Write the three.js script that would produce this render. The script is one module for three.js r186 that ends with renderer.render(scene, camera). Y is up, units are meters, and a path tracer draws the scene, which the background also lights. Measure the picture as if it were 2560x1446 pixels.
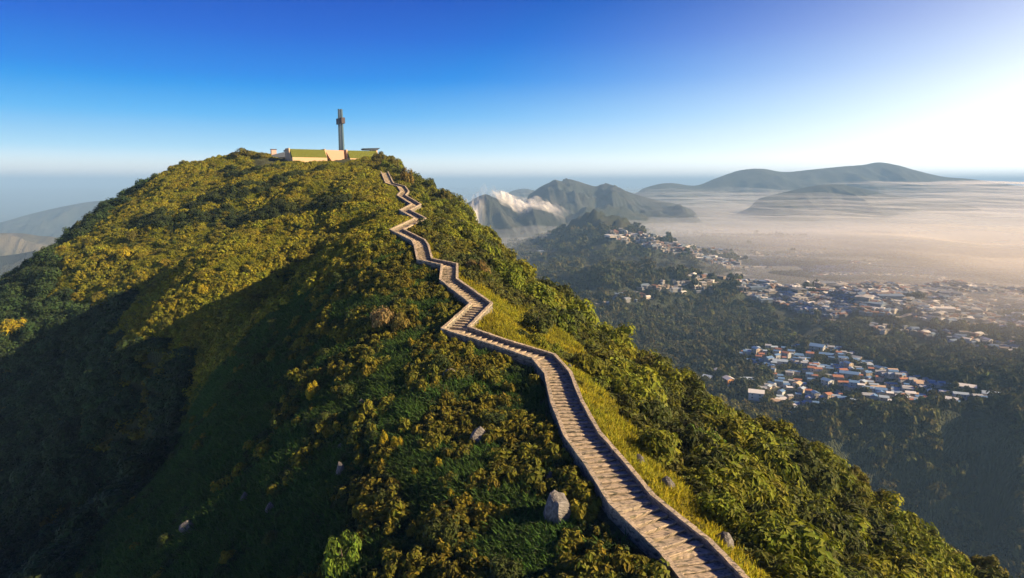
import * as THREE from 'three';
import { mergeGeometries, toCreasedNormals } from 'three/addons/utils/BufferGeometryUtils.js';
import { createNoise2D, createNoise3D } from 'simplex-noise';

// ---------------------------------------------------------------- camera, sky, sun, exposure, haze
const HAZE = 1.65e-4, EXPOSURE = 2.9, SUN_AZ = 101, SUN_EL = 26;
const scene = new THREE.Scene();
const F = 1668, PW = 2560, PH = 1446, PITCH = Math.atan(268 / F);       // lens in photograph pixels
const camera = new THREE.PerspectiveCamera(2 * Math.atan(PH / 2 / F) * 180 / Math.PI, PW / PH, 0.5, 60000);
camera.rotation.x = -PITCH;
scene.add(camera);
const renderer = new THREE.WebGLRenderer();
renderer.toneMapping = THREE.LinearToneMapping;
renderer.toneMappingExposure = EXPOSURE;
renderer.shadowMap.enabled = true;

const rad = (d) => d * Math.PI / 180;
const sunDir = new THREE.Vector3(Math.sin(rad(SUN_AZ)) * Math.cos(rad(SUN_EL)), Math.sin(rad(SUN_EL)), -Math.cos(rad(SUN_AZ)) * Math.cos(rad(SUN_EL)));
const sun = new THREE.DirectionalLight(new THREE.Color().setRGB(1.0, 0.72, 0.40), 5);
sun.position.copy(sunDir).multiplyScalar(300).add(new THREE.Vector3(0, -15, -90));
sun.target.position.set(0, -15, -90);
sun.castShadow = true;
sun.shadow.mapSize.set(4096, 4096);
Object.assign(sun.shadow.camera, { left: -220, right: 220, top: 160, bottom: -160, near: 1, far: 700 });
scene.add(sun, sun.target);

const { clamp, lerp, smoothstep } = THREE.MathUtils;
const srgb = (r, g, b) => new THREE.Color().setRGB(r / 255, g / 255, b / 255, THREE.SRGBColorSpace);
{ // the sky: colour by height above the horizon, paler and warmer towards the sun
  const W = 1024, H = 512, data = new Float32Array(W * H * 4);
  const stops = [[-90, [150, 170, 200]], [-1, [200, 200, 210]], [0, [206, 208, 216]], [0.8, [220, 226, 230]], [1.4, [212, 228, 236]], [2.6, [172, 214, 240]], [5.2, [104, 184, 242]], [8.3, [20, 142, 232]], [11.4, [0, 112, 216]], [14.3, [0, 94, 197]], [25, [0, 70, 165]], [50, [0, 56, 140]], [90, [0, 48, 125]]]
    .map(([e, c]) => [e, srgb(...c)]);
  const c = new THREE.Color(), glowC = srgb(246, 251, 252).multiplyScalar(1.2);
  for (let j = 0; j < H; j++) {
    const el = (j + 0.5) / H * 180 - 90;
    let k = 1; while (k < stops.length - 1 && stops[k][0] < el) k++;
    const t = clamp((el - stops[k - 1][0]) / (stops[k][0] - stops[k - 1][0]), 0, 1);
    for (let i = 0; i < W; i++) {
      const a = ((i + 0.5) / W - 0.5) * 2 * Math.PI;                       // atan2(z, x)
      let az = Math.atan2(Math.cos(a), -Math.sin(a)) * 180 / Math.PI;       // from -z towards +x
      let d = Math.abs(az - SUN_AZ); if (d > 180) d = 360 - d;
      c.copy(stops[k - 1][1]).lerp(stops[k][1], t);
      const e = Math.max(el, 0);
      const side = d < 63 ? 1 : Math.pow(clamp(1 - (d - 63) / 62, 0, 1), 1.5 + e * 0.14);       // haze that whitens the sky round the sun's bearing
      const pale = clamp(1.15 * side * Math.exp(-((e / 12.5) ** 1.5)), 0, 1);
      c.lerp(glowC, pale);
      const near = Math.exp(-((Math.max(d - 35, 0) / 26) ** 2)) * Math.exp(-((e / 11) ** 2));
      const o = (j * W + i) * 4, T = Math.max(0.55, Math.exp(-HAZE * Math.min(125 / Math.sin(rad(Math.max(e, 0.1))), 30000)));   // the haze dims the low sky, so the sky behind it is brighter
      [c.r + near * 0.6, c.g + near * 0.57, c.b + near * 0.48].forEach((l, k) => { data[o + k] = Math.max(l - [0.3, 0.42, 0.56][k] * (1 - T), 0.0008) / T / EXPOSURE; });
      data[o + 3] = 1;
    }
  }
  const tex = new THREE.DataTexture(data, W, H, THREE.RGBAFormat, THREE.FloatType);
  tex.mapping = THREE.EquirectangularReflectionMapping;
  tex.magFilter = tex.minFilter = THREE.LinearFilter;
  tex.needsUpdate = true;
  scene.background = scene.environment = tex;
}
scene.fog = new THREE.FogExp2(new THREE.Color().setRGB(0.34, 0.61, 1.0), HAZE);

// ---------------------------------------------------------------- helpers
function mulberry(seed) { return () => { seed = (seed + 0x6d2b79f5) | 0; let t = Math.imul(seed ^ (seed >>> 15), 1 | seed); t = (t + Math.imul(t ^ (t >>> 7), 61 | t)) ^ t; return ((t ^ (t >>> 14)) >>> 0) / 4294967296; }; }
const rnd = mulberry(11), rr = (a, b) => a + (b - a) * rnd(), pick = (a) => a[Math.floor(rnd() * a.length)];
const n2 = createNoise2D(mulberry(5)), n3 = createNoise3D(mulberry(6));
const fbm = (x, z, o = 4) => { let s = 0, a = 0.5, f = 1; for (let i = 0; i < o; i++) { s += a * n2(x * f + i * 17.3, z * f - i * 9.1); a *= 0.5; f *= 2.03; } return s; };
const ridged = (x, z, o = 4) => { let s = 0, a = 0.5, f = 1; for (let i = 0; i < o; i++) { s += a * (1 - Math.abs(n2(x * f + i * 31.7, z * f + i * 7.7)) * 2); a *= 0.5; f *= 2.1; } return s; };
const V3 = (x, y, z) => new THREE.Vector3(x, y, z);
// the place that lies D metres ahead in the direction of a photograph pixel
function px(u, v, D) {
  const a = (u - 1280) / F, b = -(v - 723) / F, y = b * Math.cos(PITCH) - Math.sin(PITCH), z = Math.cos(PITCH) + b * Math.sin(PITCH);
  return V3(a / z * D, y / z * D, -D);
}
function toPixel(x, y, z) {
  const c = Math.cos(PITCH), s = Math.sin(PITCH), d = -z * c - y * s, h = y * c - z * s;   // depth and height in the lens' frame
  return [1280 + F * x / d, 723 - F * h / d, d];
}
const names = {};
function numbered(n) { const k = names[n] = (names[n] ?? -1) + 1; return k ? n + '_' + String(k).padStart(3, '0') : n; }
function shade(o) { o.castShadow = o.receiveShadow = true; return o; }
function tag(o, label, category, group, kind) {
  if (label) o.userData.label = label; if (category) o.userData.category = category;
  if (group) o.userData.group = group; if (kind) o.userData.kind = kind; return o;
}
function part(name, g, m, parent) { const o = shade(new THREE.Mesh(g, m)); o.name = name; parent.add(o); return o; }
function top(name, g, m) { const o = shade(new THREE.Mesh(g, m)); o.name = numbered(name); scene.add(o); return o; }
function base(name, p = V3(0, 0, 0), turn = 0) { const o = new THREE.Group(); o.name = numbered(name); o.position.copy(p); o.rotation.y = turn; scene.add(o); return o; }
function structure(name, g, m, label) { const o = top(name, g, m); tag(o, label, null, null, 'structure'); return o; }
function std(r, g, b, rough = 0.9, extra = {}) { return new THREE.MeshStandardMaterial({ color: new THREE.Color().setRGB(r, g, b), roughness: rough, ...extra }); }
function geo(pos, idx, col, uv) {
  const g = new THREE.BufferGeometry();
  g.setAttribute('position', new THREE.Float32BufferAttribute(pos, 3));
  if (col) g.setAttribute('color', new THREE.Float32BufferAttribute(col, 3));
  if (uv) g.setAttribute('uv', new THREE.Float32BufferAttribute(uv, 2));
  if (idx) g.setIndex(idx);
  g.computeVertexNormals();
  return g;
}
// a box with eight free corners: a..d below, e..h above, both counter-clockwise seen from above
function hexa(lo, hi) {
  const p = [], q = (a, b, c, d) => { for (const v of [a, b, c, a, c, d]) p.push(v.x, v.y, v.z); };
  q(hi[0], hi[1], hi[2], hi[3]); q(lo[3], lo[2], lo[1], lo[0]);
  for (let i = 0; i < 4; i++) { const j = (i + 1) % 4; q(lo[i], lo[j], hi[j], hi[i]); }
  const g = geo(p); const n = p.length / 3, uv = new Float32Array(n * 2);
  const nm = g.attributes.normal;
  for (let i = 0; i < n; i++) {
    const x = p[i * 3], y = p[i * 3 + 1], z = p[i * 3 + 2];
    if (Math.abs(nm.getY(i)) > 0.6) { uv[i * 2] = x; uv[i * 2 + 1] = z; } else { uv[i * 2] = Math.abs(nm.getX(i)) > Math.abs(nm.getZ(i)) ? z : x; uv[i * 2 + 1] = y; }
  }
  g.setAttribute('uv', new THREE.BufferAttribute(uv, 2));
  return g;
}
function box(x0, x1, y0, y1, z0, z1) { return hexa([V3(x0, y0, z1), V3(x1, y0, z1), V3(x1, y0, z0), V3(x0, y0, z0)], [V3(x0, y1, z1), V3(x1, y1, z1), V3(x1, y1, z0), V3(x0, y1, z0)]); }
function noiseTexture(size, f, colour = false) {
  const d = new Uint8Array(size * size * 4);
  for (let j = 0; j < size; j++) for (let i = 0; i < size; i++) {
    const c = f(i / size, j / size), o = (j * size + i) * 4;
    for (let k = 0; k < 3; k++) d[o + k] = clamp(Array.isArray(c) ? c[k] : c, 0, 1) * 255;
    d[o + 3] = 255;
  }
  const t = new THREE.DataTexture(d, size, size); t.wrapS = t.wrapT = THREE.RepeatWrapping; t.magFilter = THREE.LinearFilter; t.minFilter = THREE.LinearMipmapLinearFilter;
  if (colour) t.colorSpace = THREE.SRGBColorSpace; t.needsUpdate = true; return t;
}
const tileNoise = (u, v, s, seed) => { const a = u * 2 * Math.PI, b = v * 2 * Math.PI, r = s / 6.283; return n3(Math.cos(a) * r + seed, Math.sin(a) * r + Math.cos(b) * r * 1.7, Math.sin(b) * r * 1.3 - seed); };

// ---------------------------------------------------------------- the stairway's line (needed by the hill)
// [pixel of the middle of the way, metres ahead, clear width]
const way = [
  [1840, 1530, 19.6, 2.0], [1716, 1386, 22.8, 1.95], [1580, 1266, 25.6, 1.8], [1518, 1178, 28.3, 1.68], [1456, 1099, 31.2, 1.6], [1417, 1015, 35.4, 1.5], [1395, 943, 40, 1.4],
  [1359, 901, 42.9, 1.5], [1247, 865, 45.0, 1.4], [1139, 829, 47.2, 1.4], [1203, 767, 52, 1.35], [1122, 706, 58, 1.3], [1124, 668, 62, 1.25], [1062, 655, 64, 1.25],
  [1054, 620, 69.5, 1.25], [1046, 607, 71.5, 1.25], [992, 580, 76, 1.25], [1050, 551, 86, 1.25], [1012, 530, 95, 1.25], [1040, 515, 103, 1.25], [1003, 492, 118, 1.25],
  [1012, 482, 125, 1.3], [1003, 469, 134, 1.4], [974, 461, 138, 1.4], [961, 432, 152, 1.4],
].map(([u, v, D, w]) => ({ p: px(u, v, D), w }));
function nearWay(x, z) {   // distance to the middle line, side (+ right of it), height of the way there
  let best = { d: 1e9 };
  for (let i = 0; i + 1 < way.length; i++) {
    const a = way[i].p, b = way[i + 1].p, dx = b.x - a.x, dz = b.z - a.z, L2 = dx * dx + dz * dz;
    const t = clamp(((x - a.x) * dx + (z - a.z) * dz) / L2, 0, 1), ex = x - a.x - dx * t, ez = z - a.z - dz * t, d = Math.hypot(ex, ez);
    if (d < best.d) best = { d, side: Math.sign(-ex * dz + ez * dx) || 1, y: lerp(a.y, b.y, t), w: lerp(way[i].w, way[i + 1].w, t) };
  }
  return best;
}
function wayX(z) { // how far to the right the way is, by depth
  for (let i = 0; i + 1 < way.length; i++) { const a = way[i].p, b = way[i + 1].p; if (z <= a.z && z >= b.z) return lerp(a.x, b.x, (z - a.z) / (b.z - a.z || 1)); }
  return z > -20 ? way[0].p.x : way[way.length - 1].p.x;
}

// ---------------------------------------------------------------- the hill
const ctrl = [];
for (const w of way) ctrl.push([w.p.x, w.p.z, w.p.y - 0.25]);
for (const [u, v, D, dy = 0] of [
  // right flank: just under the crowns of its outline
  [985, 408, 178], [1050, 462, 160, -1], [1130, 515, 140, -1.5], [1200, 590, 115, -1.5], [1290, 665, 95, -1.8], [1350, 715, 85, -1.8], [1450, 790, 75, -2], [1560, 865, 68, -2], [1680, 930, 63, -2],
  [1801, 1000, 60, -2], [2001, 1090, 56, -2.2], [2110, 1150, 54, -2.2], [2220, 1270, 50, -2.2], [2400, 1375, 47, -2.4], [2560, 1460, 45, -2.5], [2750, 1560, 43, -3],
  [1250, 800, 56, -0.8], [1350, 860, 52, -1], [1600, 1000, 47, -1], [1800, 1150, 42, -1], [2000, 1300, 37, -1], [2200, 1440, 34, -1], [1900, 1430, 26, -0.3], [1700, 1200, 31, -0.4], [1550, 1050, 38, -0.5],
  // near slope left of the stairs
  [1560, 1446, 22.7], [1300, 1446, 23.3], [900, 1446, 26.5], [500, 1446, 33], [230, 1446, 38], [1350, 1150, 29.7], [1100, 1100, 33], [1250, 950, 39.5], [1050, 950, 42], [1000, 850, 48.5], [1050, 760, 53.5], [1000, 680, 63], [950, 640, 70], [850, 900, 49], [700, 1100, 41], [560, 1250, 40],
  [420, 1170, 52], [470, 985, 66], [580, 810, 80], [740, 700, 84], [800, 800, 64], [650, 950, 55],
  // the gully behind it and the left flank
  [300, 1300, 64, -5], [350, 1120, 76, -6], [420, 950, 76, -3], [0, 1446, 66], [130, 1400, 68], [60, 1200, 88], [200, 1150, 90], [330, 1020, 96], [100, 950, 110], [250, 930, 105], [100, 800, 124], [300, 830, 112], [200, 690, 132],
  // the dome
  [860, 600, 82], [880, 505, 116], [640, 560, 116], [700, 545, 128, -2], [500, 580, 134, -2], [360, 600, 136], [900, 500, 120], [800, 480, 142], [600, 480, 152], [450, 500, 160], [900, 430, 170], [750, 412, 183], [600, 430, 175],
  [840, 405, 192], [720, 408, 188], [930, 402, 195],
  [640, 392, 200], [560, 402, 198], [480, 418, 193], [390, 442, 188], [340, 482, 180], [270, 545, 172], [200, 585, 165], [100, 660, 156], [0, 735, 146], [-150, 850, 135], [-150, 1200, 90], [-150, 1446, 62],
]) {
  let p = px(u, v, D); ctrl.push([p.x, p.z, p.y + dy]);
}
for (const [x, z, y] of [[-28, -90, -15], [-36, -90, -15.5], [-44, -90, -16], [-52, -90, -17.5], [-60, -91, -22], [-30, -100, -10.5], [-40, -100, -11], [-50, -100, -12.5], [-60, -100, -17], [-30, -83, -18.5], [-38, -83, -19.5], [-46, -83, -21.5], [-70, -100, -30], [80, -110, -85], [60, -160, -70], [50, -200, -55], [110, -40, -120], [110, -110, -125], [110, -190, -120], [80, -20, -75], [-20, -240, -4], [-70, -250, -16], [-130, -260, -45], [10, -260, -28], [-190, -200, -105], [-190, -120, -115], [-150, -60, -100], [-190, -40, -120], [-190, -270, -105], [-60, -310, -55], [20, -310, -70], [110, -290, -120], [0, -12, -15.5], [20, -12, -22], [-20, -12, -23], [60, -15, -50], [-60, -15, -55], [-120, -10, -100], [0, 15, -20], [40, 15, -40], [-40, 15, -45], [110, 0, -115]]) ctrl.push([x, z, y]);
const hillRaw = (() => { // thin plate spline through the control places
  const n = ctrl.length, N = n + 3, A = Array.from({ length: N }, () => new Float64Array(N + 1)), U = (r2) => (r2 > 1e-9 ? 0.5 * r2 * Math.log(r2) : 0), S = 0.01;
  for (let i = 0; i < n; i++) {
    for (let j = 0; j < n; j++) A[i][j] = U(((ctrl[i][0] - ctrl[j][0]) ** 2 + (ctrl[i][1] - ctrl[j][1]) ** 2) * S * S);
    A[i][i] += i < way.length ? 1e-5 : 0.006;
    A[i][n] = A[n][i] = 1; A[i][n + 1] = A[n + 1][i] = ctrl[i][0] * S; A[i][n + 2] = A[n + 2][i] = ctrl[i][1] * S; A[i][N] = ctrl[i][2];
  }
  for (let c = 0; c < N; c++) {
    let p = c; for (let r = c + 1; r < N; r++) if (Math.abs(A[r][c]) > Math.abs(A[p][c])) p = r;
    [A[c], A[p]] = [A[p], A[c]];
    for (let r = c + 1; r < N; r++) { const f = A[r][c] / A[c][c]; if (f) for (let k = c; k <= N; k++) A[r][k] -= f * A[c][k]; }
  }
  const w = new Float64Array(N);
  for (let r = N - 1; r >= 0; r--) { let s = A[r][N]; for (let k = r + 1; k < N; k++) s -= A[r][k] * w[k]; w[r] = s / A[r][r]; }
  return (x, z) => { let s = w[n] + w[n + 1] * x * S + w[n + 2] * z * S; for (let i = 0; i < n; i++) s += w[i] * U(((ctrl[i][0] - x) ** 2 + (ctrl[i][1] - z) ** 2) * S * S); return s; };
})();
// the crest of the right flank, past which the ground falls away
const crest = [[985, 408, 178], [1050, 462, 160], [1130, 515, 140], [1200, 590, 115], [1290, 665, 95], [1350, 715, 85], [1450, 790, 75], [1560, 865, 68], [1680, 930, 63], [1801, 1000, 60], [2001, 1090, 56], [2110, 1150, 54], [2220, 1270, 50], [2400, 1375, 47], [2560, 1460, 45], [2750, 1560, 43], [3300, 1850, 40]].map(([u, v, D]) => { const p = px(u, v, D); return [p.x / D, p.y / D, D]; });
function pastCrest(x, z, y) {
  const D = -z, q = x / D; if (D < 20 || q < crest[0][0]) return y;
  let k = 1; while (k < crest.length - 1 && crest[k][0] < q) k++;
  const [a, b] = [crest[k - 1], crest[k]], t = clamp((q - a[0]) / (b[0] - a[0]), 0, 1), Dc = lerp(a[2], b[2], t), e = D - Dc;
  if (e <= 0) return y;
  const cap = lerp(a[1], b[1], t) * D - 1.6 - e * 0.3;
  return Math.min(y, lerp(y, cap, smoothstep(e, 0, 5)));
}
const HX0 = -240, HX1 = 190, HZ0 = -340, HZ1 = 40, HS = 1.0;
const hnx = Math.round((HX1 - HX0) / HS) + 1, hnz = Math.round((HZ1 - HZ0) / HS) + 1, hill = new Float32Array(hnx * hnz);
for (let j = 0; j < hnz; j++) for (let i = 0; i < hnx; i++) {
  const x = HX0 + i * HS, z = HZ0 + j * HS, w = nearWay(x, z), far = clamp(-z / 100, 0.3, 1.4), off = smoothstep(w.d, 1.2, 6);
  let y = hillRaw(x, z);
  if (w.side < 0 && -z < 75 && -z > 22) y = lerp(Math.min(y, w.y - 0.55 - 0.2 * Math.max(w.d - 1.2, 0)), y, smoothstep(w.d, 6, 14));
  y = pastCrest(x, z, y) + off * (fbm(x / 22, z / 22, 4) * 1.5 * far * smoothstep(w.d, 2, 12) + fbm(x / 5, z / 5, 3) * 0.35);
  const cut = smoothstep(w.d, w.w / 2 + 0.1, w.w / 2 + 1.3);                 // the ground is dug to lie under the way and meets its walls
  y = lerp(w.y - 0.32, y, cut);
  const edge = Math.min(x - HX0, HX1 - x, z - HZ0);                            // beyond its foot the hill goes under the valley
  hill[j * hnx + i] = lerp(-330, Math.max(y, -290), smoothstep(edge, 0, 70));
}
function hillY(x, z) {
  const a = clamp((x - HX0) / HS, 0, hnx - 1.001), b = clamp((z - HZ0) / HS, 0, hnz - 1.001), i = Math.floor(a), j = Math.floor(b), s = a - i, t = b - j, k = j * hnx + i;
  return lerp(lerp(hill[k], hill[k + 1], s), lerp(hill[k + hnx], hill[k + hnx + 1], s), t);
}
const groundBump = noiseTexture(256, (u, v) => 0.5 + 0.28 * tileNoise(u, v, 14, 3) + 0.22 * tileNoise(u, v, 40, 8));
{
  const pos = [], col = [], uv = [], idx = [];
  for (let j = 0; j < hnz; j++) for (let i = 0; i < hnx; i++) {
    const x = HX0 + i * HS, z = HZ0 + j * HS, n = fbm(x / 9, z / 9, 3), m = fbm(x / 2.3 + 50, z / 2.3, 2);
    pos.push(x, hill[j * hnx + i], z); uv.push(x / 3, z / 3);
    col.push(0.034 + 0.016 * n + 0.012 * m, 0.043 + 0.014 * n + 0.012 * m, 0.010);
    if (i && j) { const k = j * hnx + i; idx.push(k - hnx - 1, k - 1, k, k - hnx - 1, k, k - hnx); }
  }
  structure('hill', geo(pos, idx, col, uv), new THREE.MeshStandardMaterial({ vertexColors: true, roughness: 1, bumpMap: groundBump, bumpScale: 0.12 }), 'steep green hill with a stone stairway along its ridge');
}

// ---------------------------------------------------------------- valley and mountains
const bumps = [ // [pixel column, metres ahead, how high, reach across, reach in depth]
  [2250, 760, 26, 120, 60], [1500, 800, 34, 70, 110], [1640, 860, 26, 90, 60], [1800, 820, 22, 90, 50], [2000, 860, 20, 110, 45], [2420, 860, 24, 120, 50], [1380, 1000, 30, 80, 110], [1750, 1300, 24, 120, 80], [2150, 1120, 16, 140, 60], [1480, 1480, 66, 110, 230], [1560, 1330, 30, 90, 160], [1640, 1150, 24, 150, 90], [1900, 1750, 16, 200, 120], [1750, 930, 14, 120, 60], [1450, 1180, 18, 130, 110], [2050, 1350, 10, 200, 90],
  [1535, 2250, 62, 150, 170], [1445, 2100, 44, 110, 140], [1700, 2500, 22, 300, 200], [1950, 3300, 18, 500, 200], [1330, 1800, 10, 250, 300], [1650, 3700, 25, 500, 300],
].map(([u, D, h, sx, sz]) => [px(u, 723, D).x, -D, h, sx, sz]);
function valleyY(x, z) {
  const D = -z, r = Math.hypot(x, z), wob = 40 * fbm(x / 130, z / 130, 3);
  let y = -164 - 20 * smoothstep(D, 1500, 5000);
  y += 18 * smoothstep(x, 150, 420) * (1 - smoothstep(D, 450, 760));
  y -= 90 * (1 - smoothstep(D + wob * 0.7 + 0.2 * (x - 200), 392, 440)) * smoothstep(x, 0, 160);
  y -= 190 * smoothstep(-x, 60, 500) * (1 - smoothstep(r, 9000, 20000));   // deeper land on the far left
  for (const [bx, bz, h, sx, sz] of bumps) { const q = ((x - bx) / sx) ** 2 + ((z - bz) / sz) ** 2; if (q < 9) y += h * Math.exp(-q) * (1 + 0.4 * ridged(x / 130, z / 130, 3)); }
  y += fbm(x / 260, z / 260, 4) * (14 + 8 * smoothstep(r, 900, 3000)) * (1 - smoothstep(r, 8000, 16000)) + ridged(x / 95, z / 95, 3) * 6 * (1 - smoothstep(r, 3000, 8000));
  return y;
}
const canopyBump = noiseTexture(256, (u, v) => { const a = tileNoise(u, v, 22, 11), b = tileNoise(u, v, 60, 4); return 0.5 + 0.3 * a + 0.2 * b; });
const townMask = (x, z) => fbm(x / 210 + 3.1, z / 150 - 1.7, 3) + 0.25 * fbm(x / 60, z / 60, 2);
{
  const pos = [], col = [], uv = [], idx = [], NA = 520, NR = 330;
  for (let j = 0; j < NR; j++) {
    const r = 240 * Math.pow(40000 / 240, Math.pow(j / (NR - 1), 1.25));
    for (let i = 0; i < NA; i++) {
      const a = rad(lerp(-80, 80, i / (NA - 1))), x = Math.sin(a) * r, z = -Math.cos(a) * r;
      const f = fbm(x / 120, z / 120, 4), g = fbm(x / 35 + 9, z / 35, 3), dry = smoothstep(fbm(x / 380 - 4, z / 210 + 2, 4), 0.0, 0.4) * smoothstep(r, 700, 1400);
      pos.push(x, valleyY(x, z), z); uv.push(x / 40, z / 40);
      const c = new THREE.Color().setRGB(0.032 + 0.02 * f + 0.012 * g, 0.044 + 0.02 * f + 0.012 * g, 0.016 + 0.006 * f).lerp(new THREE.Color().setRGB(0.15, 0.13, 0.07), dry * 0.55 * clamp(0.5 + g, 0, 1));
      col.push(Math.max(c.r, 0.012), Math.max(c.g, 0.018), Math.max(c.b, 0.008));
      if (i && j) { const k = j * NA + i; idx.push(k - NA - 1, k - NA, k, k - NA - 1, k, k - 1); }
    }
  }
  structure('valley_ground', geo(pos, idx, col, uv), new THREE.MeshStandardMaterial({ vertexColors: true, roughness: 1, bumpMap: canopyBump, bumpScale: 6 }), 'broad hazy valley floor of woods and fields below the hill');
}
const mountainMat = new THREE.MeshStandardMaterial({ vertexColors: true, roughness: 1, bumpMap: canopyBump, bumpScale: 5 });
const mountains = {};
function mountain(key, label, D, crest, opt = {}) {
  const { foot = -215, front = 900, back = 900, gully = 0.3, tone = [0.026, 0.036, 0.03], bare = 0.3, name = 'mountain', scale = 420, skew = 0 } = opt;
  const pts = crest.map(([u, v, dD = 0]) => px(u, v, D + dD)), NS = 150, NT = 84, pos = [], col = [], uv = [], idx = [], seed = D * 0.013;
  const curve = new THREE.CatmullRomCurve3(pts, false, 'centripetal');
  const grid = [];
  for (let j = 0; j <= NT; j++) {
    const t = j / NT * 2 - 1;                                                 // -1 far foot, +1 near foot
    for (let i = 0; i <= NS; i++) {
      const p = curve.getPoint(i / NS), side = Math.min(i, NS - i) / NS;
      const reach = (t > 0 ? front : back);
      const x = p.x + skew * t * reach, z = p.z + t * reach, a = Math.abs(t);
      const fall = Math.pow(1 - a, 1.35);
      const g = ridged((x + seed * 37) / scale, (z * 0.55) / scale, 4);
      let h = (p.y - foot) * clamp(fall * (1 + gully * (g - 0.2) * Math.sin(Math.PI * Math.min(a * 1.6, 1)) * 1.4), 0, 1.02);
      h *= smoothstep(side, -0.001, 0.06) * 0.999;
      pos.push(x, foot + h, z); uv.push(x / 60, z / 60);
      const f = fbm(x / 150 + seed, z / 150, 4), b = smoothstep(fbm(x / 240 - seed, z / 90, 4) + g * 0.3, 0.1, 0.5) * bare;
      const c = new THREE.Color().setRGB(tone[0] * (1 + 0.4 * f), tone[1] * (1 + 0.4 * f), tone[2] * (1 + 0.3 * f)).lerp(new THREE.Color().setRGB(0.2, 0.17, 0.12), b);
      col.push(c.r, c.g, c.b);
      if (i && j) { const W = NS + 1, k = j * W + i; idx.push(k - W - 1, k - 1, k, k - W - 1, k, k - W); }
    }
  }
  mountains[key] = { pos, NS, NT };
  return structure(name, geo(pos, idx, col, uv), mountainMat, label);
}
mountain('range', 'long high blue mountain range on the hazy horizon at the right', 3900, [[1540, 500], [1600, 474], [1650, 460], [1680, 458], [1740, 464], [1790, 446], [1850, 426], [1905, 422], [1960, 430], [2030, 424], [2110, 416], [2160, 412], [2195, 406], [2240, 412], [2290, 426], [2360, 442], [2430, 448], [2500, 458], [2600, 474], [2720, 500]], { front: 900, back: 1500, gully: 0.22, scale: 600, bare: 0.1 });
mountain('foothill', 'low pale mountain spur in front of the long range', 2750, [[1850, 510], [1930, 488], [1990, 474], [2040, 464], [2090, 461], [2150, 470], [2220, 486], [2300, 498], [2380, 506], [2450, 520], [2540, 540]], { front: 700, back: 700, gully: 0.22, bare: 0.1 });
mountain('twin', 'twin peaked dark blue mountain rising from the mist', 2700, [[1270, 520], [1325, 486], [1350, 468], [1378, 455], [1392, 451], [1405, 453], [1420, 448], [1440, 452], [1465, 460], [1490, 466], [1505, 461], [1525, 461], [1545, 470], [1580, 483], [1640, 500], [1690, 510], [1730, 524], [1780, 545]], { front: 900, back: 800, gully: 0.5, bare: 0.14 });
mountain('left', 'sharp mountain peak behind the hill with cloud pouring over it', 2100, [[1090, 545], [1140, 528], [1170, 508], [1195, 492], [1215, 486], [1235, 494], [1265, 506], [1300, 514], [1350, 520], [1390, 532], [1430, 560], [1480, 600]], { front: 800, back: 600, gully: 0.55, bare: 0.12, foot: -230 });
mountain('faint', 'faint far mountain top between the two nearer peaks', 4600, [[1240, 496], [1280, 478], [1310, 472], [1340, 478], [1400, 500]], { front: 700, back: 700, bare: 0.1 });
mountain('pale', 'pale blue far ridge on the left horizon', 4000, [[-200, 600], [-60, 565], [0, 556], [80, 534], [160, 516], [230, 504], [290, 501], [350, 506], [450, 530], [560, 560]], { front: 1500, back: 1500, foot: -520, bare: 0.1, gully: 0.25 });
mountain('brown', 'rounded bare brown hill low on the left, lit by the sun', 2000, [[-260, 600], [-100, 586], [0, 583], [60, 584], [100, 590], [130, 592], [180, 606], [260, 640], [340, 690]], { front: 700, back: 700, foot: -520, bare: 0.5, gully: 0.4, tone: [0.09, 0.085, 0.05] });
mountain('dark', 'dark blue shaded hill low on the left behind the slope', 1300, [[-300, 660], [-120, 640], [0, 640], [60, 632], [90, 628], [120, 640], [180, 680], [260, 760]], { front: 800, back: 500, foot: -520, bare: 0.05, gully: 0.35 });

// ---------------------------------------------------------------- the stone stairway
const stoneBump = noiseTexture(256, (u, v) => 0.5 + 0.3 * tileNoise(u, v, 18, 21) + 0.25 * tileNoise(u, v, 60, 2));
const stoneMap = noiseTexture(512, (u, v) => { const a = 0.84 + 0.1 * tileNoise(u, v, 6, 7) + 0.05 * tileNoise(u, v, 30, 17), s = smoothstep(tileNoise(u, v, 4, 33) + 0.4 * tileNoise(u, v, 14, 5), 0.15, 0.8), m = smoothstep(tileNoise(u, v, 3, 63) + 0.3 * tileNoise(u, v, 11, 9), 0.3, 0.7), c = 1 - 0.15 * smoothstep(0.04, 0, Math.abs(tileNoise(u, v, 3, 71) + 0.15 * tileNoise(u, v, 9, 72))); return [(a - 0.26 * s - 0.2 * m) * c, (a - 0.25 * s - 0.17 * m) * c, (a * 0.98 - 0.22 * s - 0.2 * m) * c]; }, true);
const stones = [[0.60, 0.50, 0.39], [0.55, 0.46, 0.36], [0.64, 0.53, 0.41], [0.52, 0.445, 0.36], [0.58, 0.48, 0.37]].map(([r, g, b]) => std(r, g, b, 0.92, { map: stoneMap, bumpMap: stoneBump, bumpScale: 0.03 }));
const wallMat = std(0.36, 0.335, 0.30, 0.95, { map: stoneMap, bumpMap: stoneBump, bumpScale: 0.06 });
const TH = 0.16, PAR = 0.3;
const stair = base('stone_stairway', way[0].p.clone());
tag(stair, 'long pale stone stairway with low parapets zigzagging up the ridge to the summit', 'stairway');
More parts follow.
